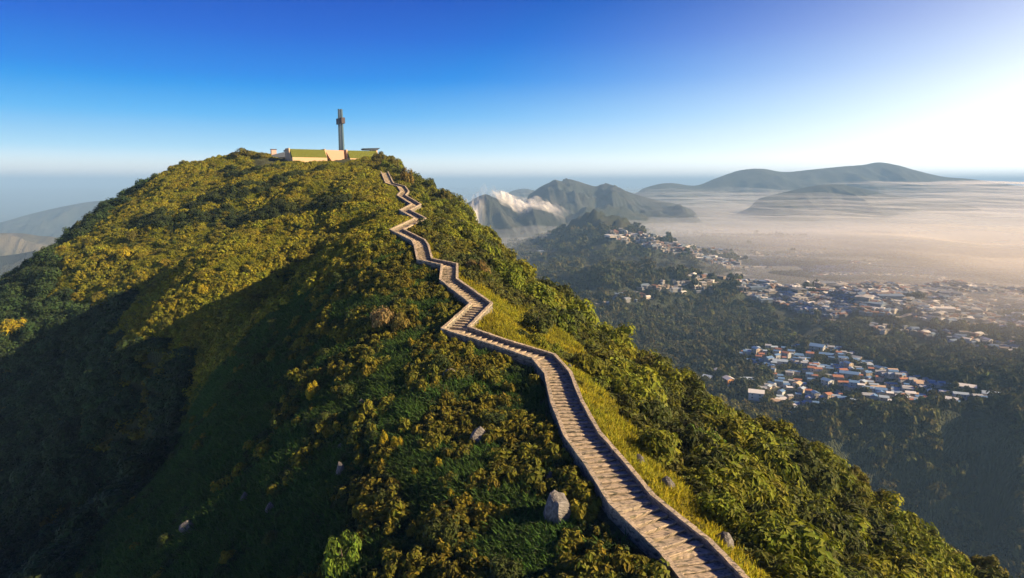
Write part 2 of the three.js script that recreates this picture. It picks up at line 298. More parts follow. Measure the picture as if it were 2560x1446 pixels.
{
  const O = way[0].p, N = way.length, dir = [], off = [];
  const flat = (v) => V3(v.x, 0, v.z);
  for (let i = 0; i + 1 < N; i++) dir.push(flat(way[i + 1].p).sub(flat(way[i].p)).normalize());
  const right = (d) => V3(-d.z, 0, d.x);
  for (let i = 0; i < N; i++) {       // mitre at each node: right-hand unit offset and how far the mitre eats into the flights
    const a = dir[Math.max(i - 1, 0)], b = dir[Math.min(i, N - 2)], ra = right(a), rb = right(b), m = ra.clone().add(rb).normalize(), c = Math.max(m.dot(ra), 0.42);
    off.push({ m: m.multiplyScalar(1 / c), trim: Math.sqrt(Math.max(1 / (c * c) - 1, 0)) });
  }
  const L = (i, t, k) => { // place at fraction t of flight i, k clear half-widths plus e metres to the right
    const p = way[i].p.clone().lerp(way[i + 1].p, t), o = off[i].m.clone().lerp(off[i + 1].m, t); return p.addScaledVector(o, k).sub(O);
  };
  const walls = {};
  const parapets = [-1, 1].map((s) => { const g = new THREE.Group(); g.name = 'parapet'; stair.add(g); return g; });
  let nStep = 0;
  const farSteps = [];
  for (let i = 0; i + 1 < N; i++) {
    const a = way[i], b = way[i + 1], len = flat(a.p).distanceTo(flat(b.p)), rise = b.p.y - a.p.y, near = -a.p.z < 66;
    const t0 = i ? clamp(off[i].trim * (a.w / 2 + 0.02) / len, 0, 0.42) : 0, t1 = i + 2 < N ? clamp(off[i + 1].trim * (b.w / 2 + 0.02) / len, 0, 0.42) : 0;
    const d = dir[i], r = right(d);
    const T0 = t0 > 0.03 ? t0 : 0, T1 = t1 > 0.03 ? t1 : 0;
    const run = len * (1 - T0 - T1), n = Math.max(1, Math.round(run / 0.46));
    for (let k = 0; k < n; k++) {
      const ta = T0 + (1 - T0 - T1) * k / n, tb = T0 + (1 - T0 - T1) * (k + 1) / n;
      const y = lerp(a.p.y, b.p.y, ta + (tb - ta) * 0.9) - O.y, rs = Math.max(Math.abs(rise) / n, 0.05);
      const wj = rr(-0.012, 0.012);
      const P = (t, s, y, e = 0) => { const p = way[i].p.clone().lerp(way[i + 1].p, t).sub(O).addScaledVector(r, s * (lerp(a.w, b.w, t) / 2 + 0.02)).addScaledVector(d, e); p.y = y; return p; };
      const nose = near ? 0.035 : 0.02, y1 = y + wj, J = () => rr(-0.018, 0.018);
      // a slab with an uneven nose, in five columns
      const cols = near ? 5 : 1, pos = [];
      const front = [], backE = [];
      for (let c = 0; c <= cols; c++) { const s = c / cols * 2 - 1; front.push(P(ta, s, y1 + (near ? rr(-0.012, 0.008) : 0), -nose + (near ? J() : 0))); backE.push(P(tb, s, y1 - (near ? 0.04 : 0.01), near ? -0.085 : -0.012)); }
      const q = (A, B, C, D) => { for (const v of [A, B, C, A, C, D]) pos.push(v.x, v.y, v.z); };
      const dn = (v, h, e = 0) => v.clone().add(V3(0, -h, 0)).addScaledVector(d, e);
      for (let c = 0; c < cols; c++) {
        const f0 = front[c], f1 = front[c + 1], g0 = dn(f0, 0.02, -0.012), g1 = dn(f1, 0.02, -0.012);
        q(f0, f1, backE[c + 1], backE[c]);
        q(g0, g1, f1, f0);
        q(dn(g0, rs + 0.12, nose + 0.02), dn(g1, rs + 0.12, nose + 0.02), g1, g0);
      }
      const g = geo(pos), uv = []; for (let v = 0; v < pos.length; v += 3) uv.push((pos[v] + nStep * 0.37) / 1.3, (pos[v + 2] + pos[v + 1]) / 1.3);
      g.setAttribute('uv', new THREE.Float32BufferAttribute(uv, 2));
      if (near) part('step', g, stones[nStep % 5], stair); else farSteps.push(g);
      nStep++;
    }
    // landings where flights meet
    if (T1) {
      const c = way[i + 1], y = c.p.y - O.y, d2 = dir[i + 1], r2 = right(d2), len2 = flat(way[i + 2]?.p ?? c.p).distanceTo(flat(c.p)), t2 = clamp(off[i + 1].trim * (c.w / 2 + 0.02) / len2, 0, 0.42);
      const A = (s) => { const p = a.p.clone().lerp(b.p, 1 - T1).sub(O).addScaledVector(r, s * (lerp(a.w, b.w, 1 - T1) / 2 + 0.02)); p.y = y; return p; };
      const B = (s) => { const p = b.p.clone().lerp(way[i + 2].p, t2).sub(O).addScaledVector(r2, s * (lerp(b.w, way[i + 2].w, t2) / 2 + 0.02)); p.y = y; return p; };
      const M = (s) => { const p = c.p.clone().sub(O).addScaledVector(off[i + 1].m, s * (c.w / 2 + 0.02)); p.y = y; return p; };
      const pos = [], q = (A, B, C, D) => { for (const v of [A, B, C, A, C, D]) pos.push(v.x, v.y, v.z); };
      q(A(-1), A(1), M(1), M(-1)); q(M(-1), M(1), B(1), B(-1));
      const f0 = A(-1), f1 = A(1), dn = (v) => v.clone().add(V3(0, -0.4, 0)); q(dn(f0), dn(f1), f1, f0);
      const g = geo(pos), uv = []; for (let v = 0; v < pos.length; v += 3) uv.push(pos[v] / 1.3, pos[v + 2] / 1.3);
      g.setAttribute('uv', new THREE.Float32BufferAttribute(uv, 2));
      part('landing', g, stones[(i + 2) % 5], stair);
    }
    // parapets: a masonry wall and separate coping stones
    for (const [k, s] of [[0, -1], [1, 1]]) {
      const inn = (t) => { const p = L(i, t, s * lerp(a.w, b.w, t) / 2); return p; }, out = (t) => L(i, t, s * (lerp(a.w, b.w, t) / 2 + TH));
      const up = (v, h) => v.clone().add(V3(0, h, 0));
      const seg = Math.max(1, Math.round(len / 1.6));
      for (let j = 0; j < seg; j++) {
        const ta = j / seg, tb = (j + 1) / seg, quad = s > 0 ? [inn(ta), out(ta), out(tb), inn(tb)] : [out(ta), inn(ta), inn(tb), out(tb)];
        part('masonry', hexa(quad.map((v) => up(v, -1.5)), quad.map((v) => up(v, PAR - 0.09))), wallMat, parapets[k]);
      }
      const m = Math.max(1, Math.round(len / (near ? 0.72 : 2.4)));
      for (let j = 0; j < m; j++) {
        const gap = 0.008 / len, ta = j / m + (j ? gap : 0), tb = (j + 1) / m - (j + 1 < m ? gap : 0), h0 = rr(-0.014, 0.014), h1 = near ? rr(-0.014, 0.014) : h0, e = 0.025 + rr(-0.012, 0.014);
        const inn2 = (t) => L(i, t, s * (lerp(a.w, b.w, t) / 2 - e)), out2 = (t) => L(i, t, s * (lerp(a.w, b.w, t) / 2 + TH + e));
        const Q = s > 0 ? [inn2(ta), out2(ta), out2(tb), inn2(tb)] : [out2(ta), inn2(ta), inn2(tb), out2(tb)];
        const lo = Q.map((v) => up(v, PAR - 0.088)), hi = Q.map((v, z) => up(v, PAR + 0.02 + (z < 2 ? h0 : h1)));
        part('coping_stone', hexa(lo, hi), stones[(j * 3 + i + k) % 5], parapets[k]);
      }
    }
  }
  tag(part('steps', mergeGeometries(farSteps), stones[0], stair), null, null, null, 'stuff');
}

// ---------------------------------------------------------------- summit: shrine, cross and what stands beside them
const lawn = std(0.105, 0.125, 0.012, 1, { bumpMap: groundBump, bumpScale: 0.1 }), cream = std(0.44, 0.32, 0.2, 0.9, { bumpMap: stoneBump, bumpScale: 0.02 }), pink = std(0.4, 0.25, 0.17, 0.9, { bumpMap: stoneBump, bumpScale: 0.02 }), slate = std(0.07, 0.09, 0.12, 0.7), greyConcrete = std(0.30, 0.32, 0.33, 0.85), darkSlab = std(0.045, 0.085, 0.11, 0.6), whitePaint = std(0.75, 0.74, 0.7, 0.7), brownStone = std(0.06, 0.048, 0.05, 0.8);
{
  const P = px(728, 404, 184); P.y -= 0.1;
  const S = base('shrine_building', P, rad(33));                     // its front runs along +x, faces +z
  tag(S, 'low summit shrine with cream base walls and two sloping green grass panels', 'shrine');
  const W = 25.6, A = 10.2, B = 16.2, H = 3.55;
  const wedge = (x0, x1) => hexa([V3(x0, 1.28, -0.2), V3(x1, 1.28, -0.2), V3(x1, 1.28, -6), V3(x0, 1.28, -6)], [V3(x0, H, -2.2), V3(x1, H, -2.2), V3(x1, H, -6), V3(x0, H, -6)]);
  for (const [x0, x1] of [[0.35, A - 0.3], [B + 0.3, W - 0.35]]) {
    const w = part('wall', hexa([V3(x0, -4, 0.35), V3(x1, -4, 0.35), V3(x1, -4, -6), V3(x0, -4, -6)], [V3(x0, 1.27, 0), V3(x1, 1.27, 0), V3(x1, 1.27, -6), V3(x0, 1.27, -6)]), cream, S);
    part('grass_panel', wedge(x0, x1), lawn, S);
  }
  for (const x of [0, A - 0.3, B, W - 0.35]) part('end_wall', hexa([V3(x, -4, 0.55), V3(x + 0.34, -4, 0.55), V3(x + 0.34, -4, -6.02), V3(x, -4, -6.02)], [V3(x, H + 0.22, -2.15), V3(x + 0.34, H + 0.22, -2.15), V3(x + 0.34, H + 0.22, -6.02), V3(x, H + 0.22, -6.02)]), cream, S);
  { // the tapering apron between the two halves
    const pos = [], n = 10, e = [];
    for (let i = 0; i <= n; i++) { const t = i / n, y = lerp(-1.6, H - 0.02, t), z = lerp(1.2, -2.4, Math.pow(t, 0.75)), w = lerp(0.5, 2.7, Math.pow(t, 0.55)), cx = lerp((A + B) / 2 + 0.2, (A + B) / 2 - 0.35, t); e.push([V3(cx - w, y, z), V3(cx + w, y, z), V3(cx - w, y - 0.1, -5.9), V3(cx + w, y - 0.1, -5.9)]); }
    const q = (a, b, c, d) => { for (const v of [a, b, c, a, c, d]) pos.push(v.x, v.y, v.z); };
    for (let i = 0; i < n; i++) { q(e[i][0], e[i][1], e[i + 1][1], e[i + 1][0]); q(e[i][2], e[i][0], e[i + 1][0], e[i + 1][2]); q(e[i][1], e[i][3], e[i + 1][3], e[i + 1][1]); }
    q(e[n][0], e[n][1], e[n][3], e[n][2]);
    const g = geo(pos); g.setAttribute('uv', new THREE.Float32BufferAttribute(pos.filter((_, i) => i % 3 !== 2).map((v) => v / 2), 2));
    part('apron', toCreasedNormals(g, 0.5), pink, S);
  }
  part('back_wall', box(A + 0.04, B - 0.04, -4, H - 0.3, -6, -5.4), slate, S);
  part('roof', box(0.36, W - 0.37, H - 0.5, H - 0.06, -9, -6.05), greyConcrete, S);
  const gate = part('stair_head', box(A + 2.2, A + 4.4, -2.6, -1.3, 1.3, 2.6), whitePaint, S);
  part('ledge', box(A + 1.9, A + 4.7, -1.28, -1.1, 1.2, 2.75), cream, S);
}
{ // the cross: two dark fins with a pale core, a short beam seen nearly end-on
  const P = px(855, 400, 204); P.y = -2;
  const C = base('memorial_cross', P, 0);
  tag(C, 'tall grey blue cross of twin slabs standing on the summit behind the shrine', 'cross');
  const topY = px(851, 273, 204).y - P.y, beamY = px(851, 303, 204).y - P.y;
  const taper = (x0, x1, z0, z1, k, y1) => hexa([V3(x0 * k, 0, z1 * k), V3(x1 * k, 0, z1 * k), V3(x1 * k, 0, z0 * k), V3(x0 * k, 0, z0 * k)], [V3(x0, y1, z1), V3(x1, y1, z1), V3(x1, y1, z0), V3(x0, y1, z0)]);
  for (const [a, b] of [[-0.66, -0.18], [0.24, 0.64]]) part('fin', taper(a, b, -0.8, 0.8, 1.45, topY), darkSlab, C);
  part('core', taper(-0.175, 0.235, -0.7, 0.7, 1.45, topY - 0.25), std(0.34, 0.36, 0.34, 0.8), C);
  const beam = part('crossbeam', box(-0.6, 0.6, beamY - 0.85, beamY + 0.85, -3.3, 3.3), brownStone, C);
  beam.rotation.y = rad(31);
  C.scale.set(0.84, 1, 0.84);
  part('plinth', box(-2.2, 2.2, -3, 1.2, -2.2, 2.2), greyConcrete, C);
}
{ // canopy shelter on the right
  const P = px(914, 394, 202); const S = base('canopy_shelter', P, rad(20));
  tag(S, 'flat grey canopy on white posts at the right end of the summit shrine', 'shelter');
  const g = hexa([V3(-0.8, 2.15, 2), V3(3.2, 2.05, 2), V3(3.2, 2.05, -2), V3(-0.8, 2.15, -2)], [V3(-1.1, 2.55, 2.3), V3(4.0, 2.75, 2.3), V3(4.0, 2.75, -2.3), V3(-1.1, 2.55, -2.3)]);
  part('roof', g, slate, S);
  for (const [x, z] of [[1.6, 1.2], [2.4, 1.2], [1.6, -1.4], [2.4, -1.4]]) part('post', box(x - 0.16, x + 0.16, -2.5, 2.12, z - 0.16, z + 0.16), whitePaint, S);
  part('wall', box(-0.6, 1.2, -2.5, 1.0, -1.2, 1.2), cream, S);
}
{ // side building on the left
  const P = px(706, 404, 196); const S = base('side_building', P, rad(30));
  tag(S, 'small building with a sloping slate roof and a pink chimney left of the shrine', 'building');
  part('wall', box(-3.4, 3.2, -3, 1.3, -3.5, 0), slate, S);
  part('roof', hexa([V3(-6.5, 0.9, 0.4), V3(3.0, 1.31, 0.4), V3(3.0, 1.31, -3.9), V3(-6.5, 0.9, -3.9)], [V3(-6.3, 1.0, 0.2), V3(2.4, 3.1, -0.2), V3(2.4, 3.1, -3.7), V3(-6.3, 1.0, -3.7)]), std(0.035, 0.05, 0.085, 0.8), S);
  const ch = part('chimney', box(-2.6, -1.2, 1.4, 3.4, -3.0, -1.8), std(0.42, 0.3, 0.27), S);
  part('lid', box(-2.75, -1.05, 3.41, 3.55, -3.15, -1.65), brownStone, ch);
}

// ---------------------------------------------------------------- foliage shapes
const leafMat = new THREE.MeshPhysicalMaterial({ vertexColors: true, roughness: 1, transmission: 0.3, thickness: 0, side: THREE.DoubleSide, specularIntensity: 0.35 });
const barkMat = std(0.09, 0.07, 0.05, 1);
function leafCloud(R, { n, size, lobes, flatten = 0.8, inner = 0.55, open = 0, tone = [1, 1, 1], low = -0.25 }) {
  const pos = [], col = [], L = [];
  for (let k = 0; k < lobes; k++) { const a = R() * 6.283, r = Math.sqrt(R()) * 0.68, y = (0.15 + R() * 0.75) * (1 - r * 0.55); L.push([Math.cos(a) * r, y * flatten, Math.sin(a) * r, 0.26 + R() * 0.2, 0.8 + R() * 0.4]); }
  const nrm = V3(), u = V3(), w = V3(), c = V3();
  for (let k = 0; k < n; k++) {
    const l = L[Math.floor(R() * L.length)];
    do nrm.set(R() * 2 - 1, R() * 2 - 1, R() * 2 - 1); while (nrm.lengthSq() > 1 || nrm.lengthSq() < 0.05);
    nrm.normalize(); if (nrm.y < low) nrm.y *= -0.6;
    const rad0 = l[3] * (inner + (1 - inner) * Math.sqrt(R()));
    c.set(l[0] + nrm.x * rad0, l[1] + nrm.y * rad0 * 0.85, l[2] + nrm.z * rad0); if (c.y < 0) c.y *= 0.3;
    nrm.x += (R() - 0.5) * 0.85; nrm.y += (R() - 0.5) * 0.85 + 0.25; nrm.z += (R() - 0.5) * 0.85; nrm.normalize();
    u.set(R() - 0.5, R() - 0.5, R() - 0.5).cross(nrm).normalize(); w.copy(nrm).cross(u);
    const s = size * (0.6 + R() * 0.8), b = (0.72 + R() * 0.56) * l[4], yel = (R() - 0.5) * 0.3;
    const A = [c.x - u.x * s, c.y - u.y * s, c.z - u.z * s], B = [c.x + w.x * s * 0.5 + nrm.x * s * 0.12, c.y + w.y * s * 0.5 + nrm.y * s * 0.12, c.z + w.z * s * 0.5 + nrm.z * s * 0.12], C = [c.x + u.x * s, c.y + u.y * s - s * 0.1, c.z + u.z * s], D = [c.x - w.x * s * 0.5 + nrm.x * s * 0.12, c.y - w.y * s * 0.5 + nrm.y * s * 0.12, c.z - w.z * s * 0.5 + nrm.z * s * 0.12];
    for (const v of [A, B, C, A, C, D]) { pos.push(...v); col.push(tone[0] * b * (1 + yel), tone[1] * b, tone[2] * b); }
  }
  return geo(pos, null, col);
}
function grassTuft(R, n) {
  const pos = [], col = [];
  for (let k = 0; k < n; k++) {
    const a = R() * 6.283, r = Math.sqrt(R()) * 0.85, h = 0.5 + R() * 0.6, lean = 0.25 + R() * 0.5, t = R() * 6.283, w = 0.035 + R() * 0.035, x = Math.cos(a) * r, z = Math.sin(a) * r, b = 0.75 + R() * 0.5, y = (R() - 0.4) * 0.3;
    const m = [x + Math.cos(t) * lean * 0.35, h * 0.6, z + Math.sin(t) * lean * 0.35], e = [x + Math.cos(t) * lean, h * 0.95, z + Math.sin(t) * lean], q = [-Math.sin(t) * w, Math.cos(t) * w];
    const A = [x - q[0], 0, z - q[1]], B = [x + q[0], 0, z + q[1]], C = [m[0] + q[0] * 0.8, m[1], m[2] + q[1] * 0.8], D = [m[0] - q[0] * 0.8, m[1], m[2] - q[1] * 0.8];
    for (const v of [A, B, C, A, C, D, D, C, e]) { pos.push(...v); col.push(b * (1 + y), b, b); }
  }
  return geo(pos, null, col);
}
const R1 = mulberry(77);
const shrubG = [0, 1, 2, 3].map((k) => leafCloud(R1, { n: 230, size: 0.21, lobes: 9 + k * 2, flatten: 0.7 + 0.1 * k }));
const bushG = [0, 1, 2, 3].map((k) => leafCloud(R1, { n: 1300, size: 0.09, lobes: 18 + k * 3, flatten: 0.95 + 0.12 * k }));
const tuftG = [0, 1, 2].map(() => grassTuft(R1, 26));
const farTreeG = [0, 1, 2].map((k) => leafCloud(R1, { n: 110, size: 0.3, lobes: 9 + k, flatten: 1.15 + 0.2 * k }));
const up = V3(0, 1, 0);
function stuff(name, label, geos, lists, mat) {   // countless plants: one object of instanced copies
  const G = base(name); tag(G, label, null, null, 'stuff');
  geos.forEach((g, k) => {
    const list = lists[k]; if (!list.length) return;
    const im = new THREE.InstancedMesh(g, mat, list.length), q = new THREE.Quaternion(), t = new THREE.Quaternion(), m = new THREE.Matrix4();
    list.forEach((e, i) => { q.setFromAxisAngle(up, e.a); if (e.n) q.premultiply(t.setFromUnitVectors(up, e.n)); m.compose(e.p, q, e.s); im.setMatrixAt(i, m); im.setColorAt(i, e.c); });
    im.name = 'foliage'; im.castShadow = im.receiveShadow = true; G.add(im);
  });
  return G;
}
function inView(x, y, z, margin) { const [u, v, d] = toPixel(x, y, z); return d > 1 && u > -margin && u < PW + margin && v > -margin && v < PH + margin; }
function hillN(x, z) { return V3(hillY(x - 0.8, z) - hillY(x + 0.8, z), 1.6, hillY(x, z - 0.8) - hillY(x, z + 0.8)).normalize(); }
const buildingSpots = [[px(728, 404, 184), 33, 26]];
function onBuilding(x, z) { const P = px(728, 404, 184), c = Math.cos(rad(33)), s = Math.sin(rad(33)), dx = x - P.x, dz = z - P.z, lx = dx * c - dz * s, lz = dx * s + dz * c; return (lx > -9 && lx < 32 && lz < 1.4 && lz > -12) || (lx > 9 && lx < 34 && lz < 7 && lz > 0); }
const tmpC = new THREE.Color();
function green(x, z, r, g, b, spread = 0.25) { // leaf colour that drifts over the hill
  const f = fbm(x / 14 + 40, z / 14, 3), k = 1 + spread * (rnd() - 0.5) * 2 + 0.3 * f, y = 0.18 * fbm(x / 7 - 20, z / 7 + 8, 2) + rr(-0.08, 0.08);
  return new THREE.Color().setRGB(r * k * (1 + y) * 0.97, g * k * 1.03, b * k * (1 - y));
}
{
  const shrubs = shrubG.map(() => []), bushes = bushG.map(() => []), tufts = tuftG.map(() => []);
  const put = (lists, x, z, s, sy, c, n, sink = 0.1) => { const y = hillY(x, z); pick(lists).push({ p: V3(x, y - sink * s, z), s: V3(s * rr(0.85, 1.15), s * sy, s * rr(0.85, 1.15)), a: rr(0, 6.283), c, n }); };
  const zoneOf = (x, z, w) => {
    const y = hillY(x, z), D = -z, dx = x - wayX(z), n = hillN(x, z);
    if (dx > 0 || (D > 120 && w.side > 0 && x > -32)) {                      // right of the way
      const strip = D < 60 ? lerp(4.2, 10, smoothstep(D, 50, 24)) : D < 100 ? 1.8 : 1.2;
      return w.d < strip + 1.2 * fbm(x / 4, z / 4, 2) ? 'strip' : 'thicket';
    }
    if (y < -27 - 6 * fbm(x / 20, z / 20, 2) + (D > 80 ? 5 : 0) || (D > 110 && n.y < 0.8 && dx < -70)) return 'woods';
    if (D < 75 && dx > -60) return 'slope';
    return 'dome';
  };
  const tries = (x0, x1, z0, z1, count, f) => { for (let k = 0; k < count; k++) { const x = rr(x0, x1), z = rr(z0, z1), y = hillY(x, z); if (!inView(x, y + 1, z, 140)) continue; const w = nearWay(x, z); if (onBuilding(x, z)) continue; f(x, z, w, zoneOf(x, z, w), y); } };
  // low growth
  tries(-120, 70, -90, -14, 190000, (x, z, w, zone) => {
    if (w.d < w.w / 2 + TH + (zone === 'strip' ? 0.12 : 0.35)) return;
    const patch = fbm(x / 6, z / 6, 3);
    if (zone === 'slope') { if (patch > -0.05 + 0.5 * smoothstep(-(x - wayX(z)), 7, 22) + rr(-0.15, 0.15)) { const lit = rnd() < 0.09 + 0.5 * smoothstep(16 - w.d, 0, 12); put(shrubs, x, z, lit ? rr(0.34, 0.66) : rr(0.28, 0.55), lit ? rr(0.9, 1.5) : rr(0.7, 1.1), lit ? green(x, z, 0.12, 0.11, 0.009) : green(x, z, 0.03, 0.05, 0.010), null); } else put(tufts, x, z, rr(0.35, 0.6), rr(0.7, 1.1), green(x, z, 0.036, 0.082, 0.011), hillN(x, z), 0); }  // shade put into the leaf colour: mostly dark shrubs, lit ones near the stairs
    else if (zone === 'strip') { put(tufts, x, z, rr(0.32, 0.55), rr(0.6, 1.05), green(x, z, 0.215, 0.2, 0.006), hillN(x, z), 0); if (rnd() < 0.1) put(shrubs, x, z, rr(0.18, 0.4), rr(0.7, 1.1), green(x, z, 0.11, 0.11, 0.012)); }
    else if (zone === 'thicket' && rnd() < 0.25) put(shrubs, x, z, rr(0.5, 0.9), rr(0.8, 1.2), green(x, z, 0.07, 0.075, 0.012));
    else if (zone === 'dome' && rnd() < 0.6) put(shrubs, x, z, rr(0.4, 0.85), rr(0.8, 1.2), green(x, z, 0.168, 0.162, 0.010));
  });
  tries(-110, 40, -215, -70, 90000, (x, z, w, zone) => {
    if (w.d < w.w / 2 + TH + 0.6) return;
    const meadow = fbm(x / 16 + 7, z / 9, 3);
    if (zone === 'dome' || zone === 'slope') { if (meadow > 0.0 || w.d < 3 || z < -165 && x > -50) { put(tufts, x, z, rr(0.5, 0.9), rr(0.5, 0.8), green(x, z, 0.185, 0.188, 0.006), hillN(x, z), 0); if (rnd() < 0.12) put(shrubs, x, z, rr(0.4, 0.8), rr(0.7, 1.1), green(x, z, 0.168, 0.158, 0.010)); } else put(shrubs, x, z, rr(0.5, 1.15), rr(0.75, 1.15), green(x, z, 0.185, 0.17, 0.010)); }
    else if (zone === 'strip') put(tufts, x, z, rr(0.4, 0.7), rr(0.6, 1), green(x, z, 0.168, 0.172, 0.006), hillN(x, z), 0);
    else if (rnd() < 0.3) put(shrubs, x, z, rr(0.6, 1.1), rr(0.8, 1.2), green(x, z, 0.122, 0.118, 0.010));
  });
  // added rows of dark-leaved bushes imitate shadow bands on the dome; odd dark bushes
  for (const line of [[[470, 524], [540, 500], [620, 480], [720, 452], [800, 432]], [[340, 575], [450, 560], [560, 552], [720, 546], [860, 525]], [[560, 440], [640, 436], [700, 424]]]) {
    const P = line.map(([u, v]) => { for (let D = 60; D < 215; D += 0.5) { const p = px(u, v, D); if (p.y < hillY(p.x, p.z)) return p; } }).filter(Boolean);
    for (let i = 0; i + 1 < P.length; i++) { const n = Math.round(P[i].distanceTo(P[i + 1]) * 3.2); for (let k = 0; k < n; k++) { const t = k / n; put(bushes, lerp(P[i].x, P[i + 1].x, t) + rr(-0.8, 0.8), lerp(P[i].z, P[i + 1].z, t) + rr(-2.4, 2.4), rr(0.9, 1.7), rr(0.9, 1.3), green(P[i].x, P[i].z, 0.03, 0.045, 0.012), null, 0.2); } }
  }
  tries(-130, 30, -200, -20, 9000, (x, z, w, zone) => { if ((zone === 'dome' || zone === 'slope') && w.d > 3 && rnd() < 0.24) put(bushes, x, z, rr(0.35, 0.9), rr(0.8, 1.3), green(x, z, 0.045, 0.062, 0.012), null, 0.15); });
  // thicket on the right flank, woods on the left
  tries(-60, 110, -200, -14, 16000, (x, z, w, zone) => {
    if (zone !== 'thicket' || w.d < w.w / 2 + 1.3) return;
    const D = -z, big = smoothstep(w.d, 2, 9), gap = fbm(x / 7 + 60, z / 7, 2); if (gap < -0.22 && rnd() < 0.85) return;
    const s = lerp(0.75, 1.55, big) * (0.6 + 1.0 * Math.pow(rnd(), 1.6)) * (1 + 0.35 * gap);
    const dark = rnd() < 0.3; put(bushes, x, z, s, rr(0.9, 1.45), dark ? green(x, z, 0.045, 0.055, 0.009) : green(x, z, 0.118, 0.128, 0.008, 0.38), null, 0.2);
  });
  tries(-230, 0, -290, -20, 30000, (x, z, w, zone) => {
    if (zone !== 'woods') return;
    put(bushes, x, z, rr(1.5, 3.1), rr(0.8, 1.2), green(x, z, 0.026, 0.052, 0.015, 0.3), null, 0.25);
  });
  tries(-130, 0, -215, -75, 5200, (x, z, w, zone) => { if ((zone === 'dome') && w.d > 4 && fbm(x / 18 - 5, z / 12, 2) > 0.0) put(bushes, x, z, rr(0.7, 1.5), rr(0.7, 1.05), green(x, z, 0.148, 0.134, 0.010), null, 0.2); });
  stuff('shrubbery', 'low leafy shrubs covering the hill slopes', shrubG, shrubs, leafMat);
  stuff('grass', 'long yellow green grass growing beside the stairway and over the slopes', tuftG, tufts, leafMat);
  stuff('woodland', 'dense bushes and small trees covering the flanks of the hill', bushG, bushes, leafMat);
  console.log('plants', shrubs.flat().length, tufts.flat().length, bushes.flat().length);
}


// ---------------------------------------------------------------- boulders
function hit(u, v, ground, near, far) { // where the line of sight of a pixel meets a ground
  let D = near; const steep = ground === hillY ? 0.3 : 0.6, k = ground === hillY ? 0.2 : 0.006;
  while (D < far) { const p = px(u, v, D), gap = p.y - ground(p.x, p.z); if (gap < 0) return p; D += Math.max(ground === hillY ? k : k * D, gap * steep); }
  return null;
}
const rockMap = noiseTexture(256, (u, v) => { const a = 0.8 + 0.16 * tileNoise(u, v, 9, 41) + 0.1 * tileNoise(u, v, 40, 44), s = smoothstep(Math.abs(tileNoise(u, v, 7, 51)), 0, 0.06); return [a * (0.75 + 0.25 * s), a * (0.75 + 0.25 * s), a * (0.74 + 0.26 * s)]; }, true);
const rockMat = std(0.21, 0.205, 0.21, 0.95, { map: rockMap, bumpMap: stoneBump, bumpScale: 0.05 });
function boulder(u, v, w, h, label, seed) {
  const p = hit(u, v, hillY, 15, 200); if (!p) return;
  const k = toPixel(p.x, p.y, p.z)[2] / F, g = new THREE.IcosahedronGeometry(1, 3), q = g.attributes.position, R = mulberry(seed), cuts = Array.from({ length: 9 }, () => [V3(R() * 2 - 1, R() * 1.6 - 0.6, R() * 2 - 1).normalize(), 0.6 + R() * 0.3]), c = V3();
  const uv = [];
  for (let i = 0; i < q.count; i++) {
    c.fromBufferAttribute(q, i);
    for (const [n, d] of cuts) { const e = c.dot(n) - d; if (e > 0) c.addScaledVector(n, -e * 0.9); }
    c.multiplyScalar(1 + 0.07 * n3(c.x * 2.2 + seed, c.y * 2.2, c.z * 2.2) + 0.03 * n3(c.x * 6, c.y * 6 + seed, c.z * 6));
    if (c.y > 0) { c.x *= 1 - 0.25 * c.y; c.z *= 1 - 0.25 * c.y; }
    q.setXYZ(i, c.x * w * k * 0.68, c.y * h * k * 0.78, c.z * w * k * 0.7); uv.push(c.x * 0.4 + c.z * 0.3, c.y * 0.4 + c.z * 0.2);
  }
  g.setAttribute('uv', new THREE.Float32BufferAttribute(uv, 2)); g.deleteAttribute('normal');
  const o = top('boulder', toCreasedNormals((g.computeVertexNormals(), g), 0.6), rockMat);
  o.position.set(p.x, hillY(p.x, p.z) + h * k * 0.27, p.z); o.rotation.y = R() * 6; tag(o, label, 'boulder');
}
[[1396, 1305, 56, 86, 'largest grey boulder, standing tall in the grass left of the near stairs', 101], [1196, 1115, 36, 46, 'pointed grey boulder among the dark shrubs left of the stairs', 102], [1126, 955, 34, 28, 'pale boulder half in shade just below the long stair wall', 103], [850, 1195, 18, 44, 'narrow upright grey rock on the dark lower left slope', 104],
  [1375, 1205, 16, 24, 'small grey rock beside the stairs just above the largest boulder', 105], [1812, 1372, 40, 40, 'pinkish boulder in the yellow grass right of the stairs near the bottom', 106], [1668, 1228, 32, 32, 'squat pale boulder in the grass halfway down right of the stairs', 107], [1597, 1160, 24, 22, 'small tan rock in the grass close to the right parapet', 108],
  [1422, 928, 12, 20, 'little white standing stone at the right side of the stair landing', 109], [612, 1256, 16, 22, 'small bluish rock low on the shaded left slope', 110], [675, 1285, 18, 26, 'dim grey rock right of the small bluish rock on the shaded slope', 111], [852, 1128, 14, 18, 'small grey rock above the narrow upright rock', 112], [1255, 1010, 20, 18, 'small pale rock among the sunlit shrubs below the long stair wall', 114], [905, 1010, 16, 14, 'little pale rock on the green slope right of the yellow flowering bush', 115], [470, 1330, 30, 28, 'dark broken rock in the grass at the lower left', 113],
].forEach((b) => boulder(...b));

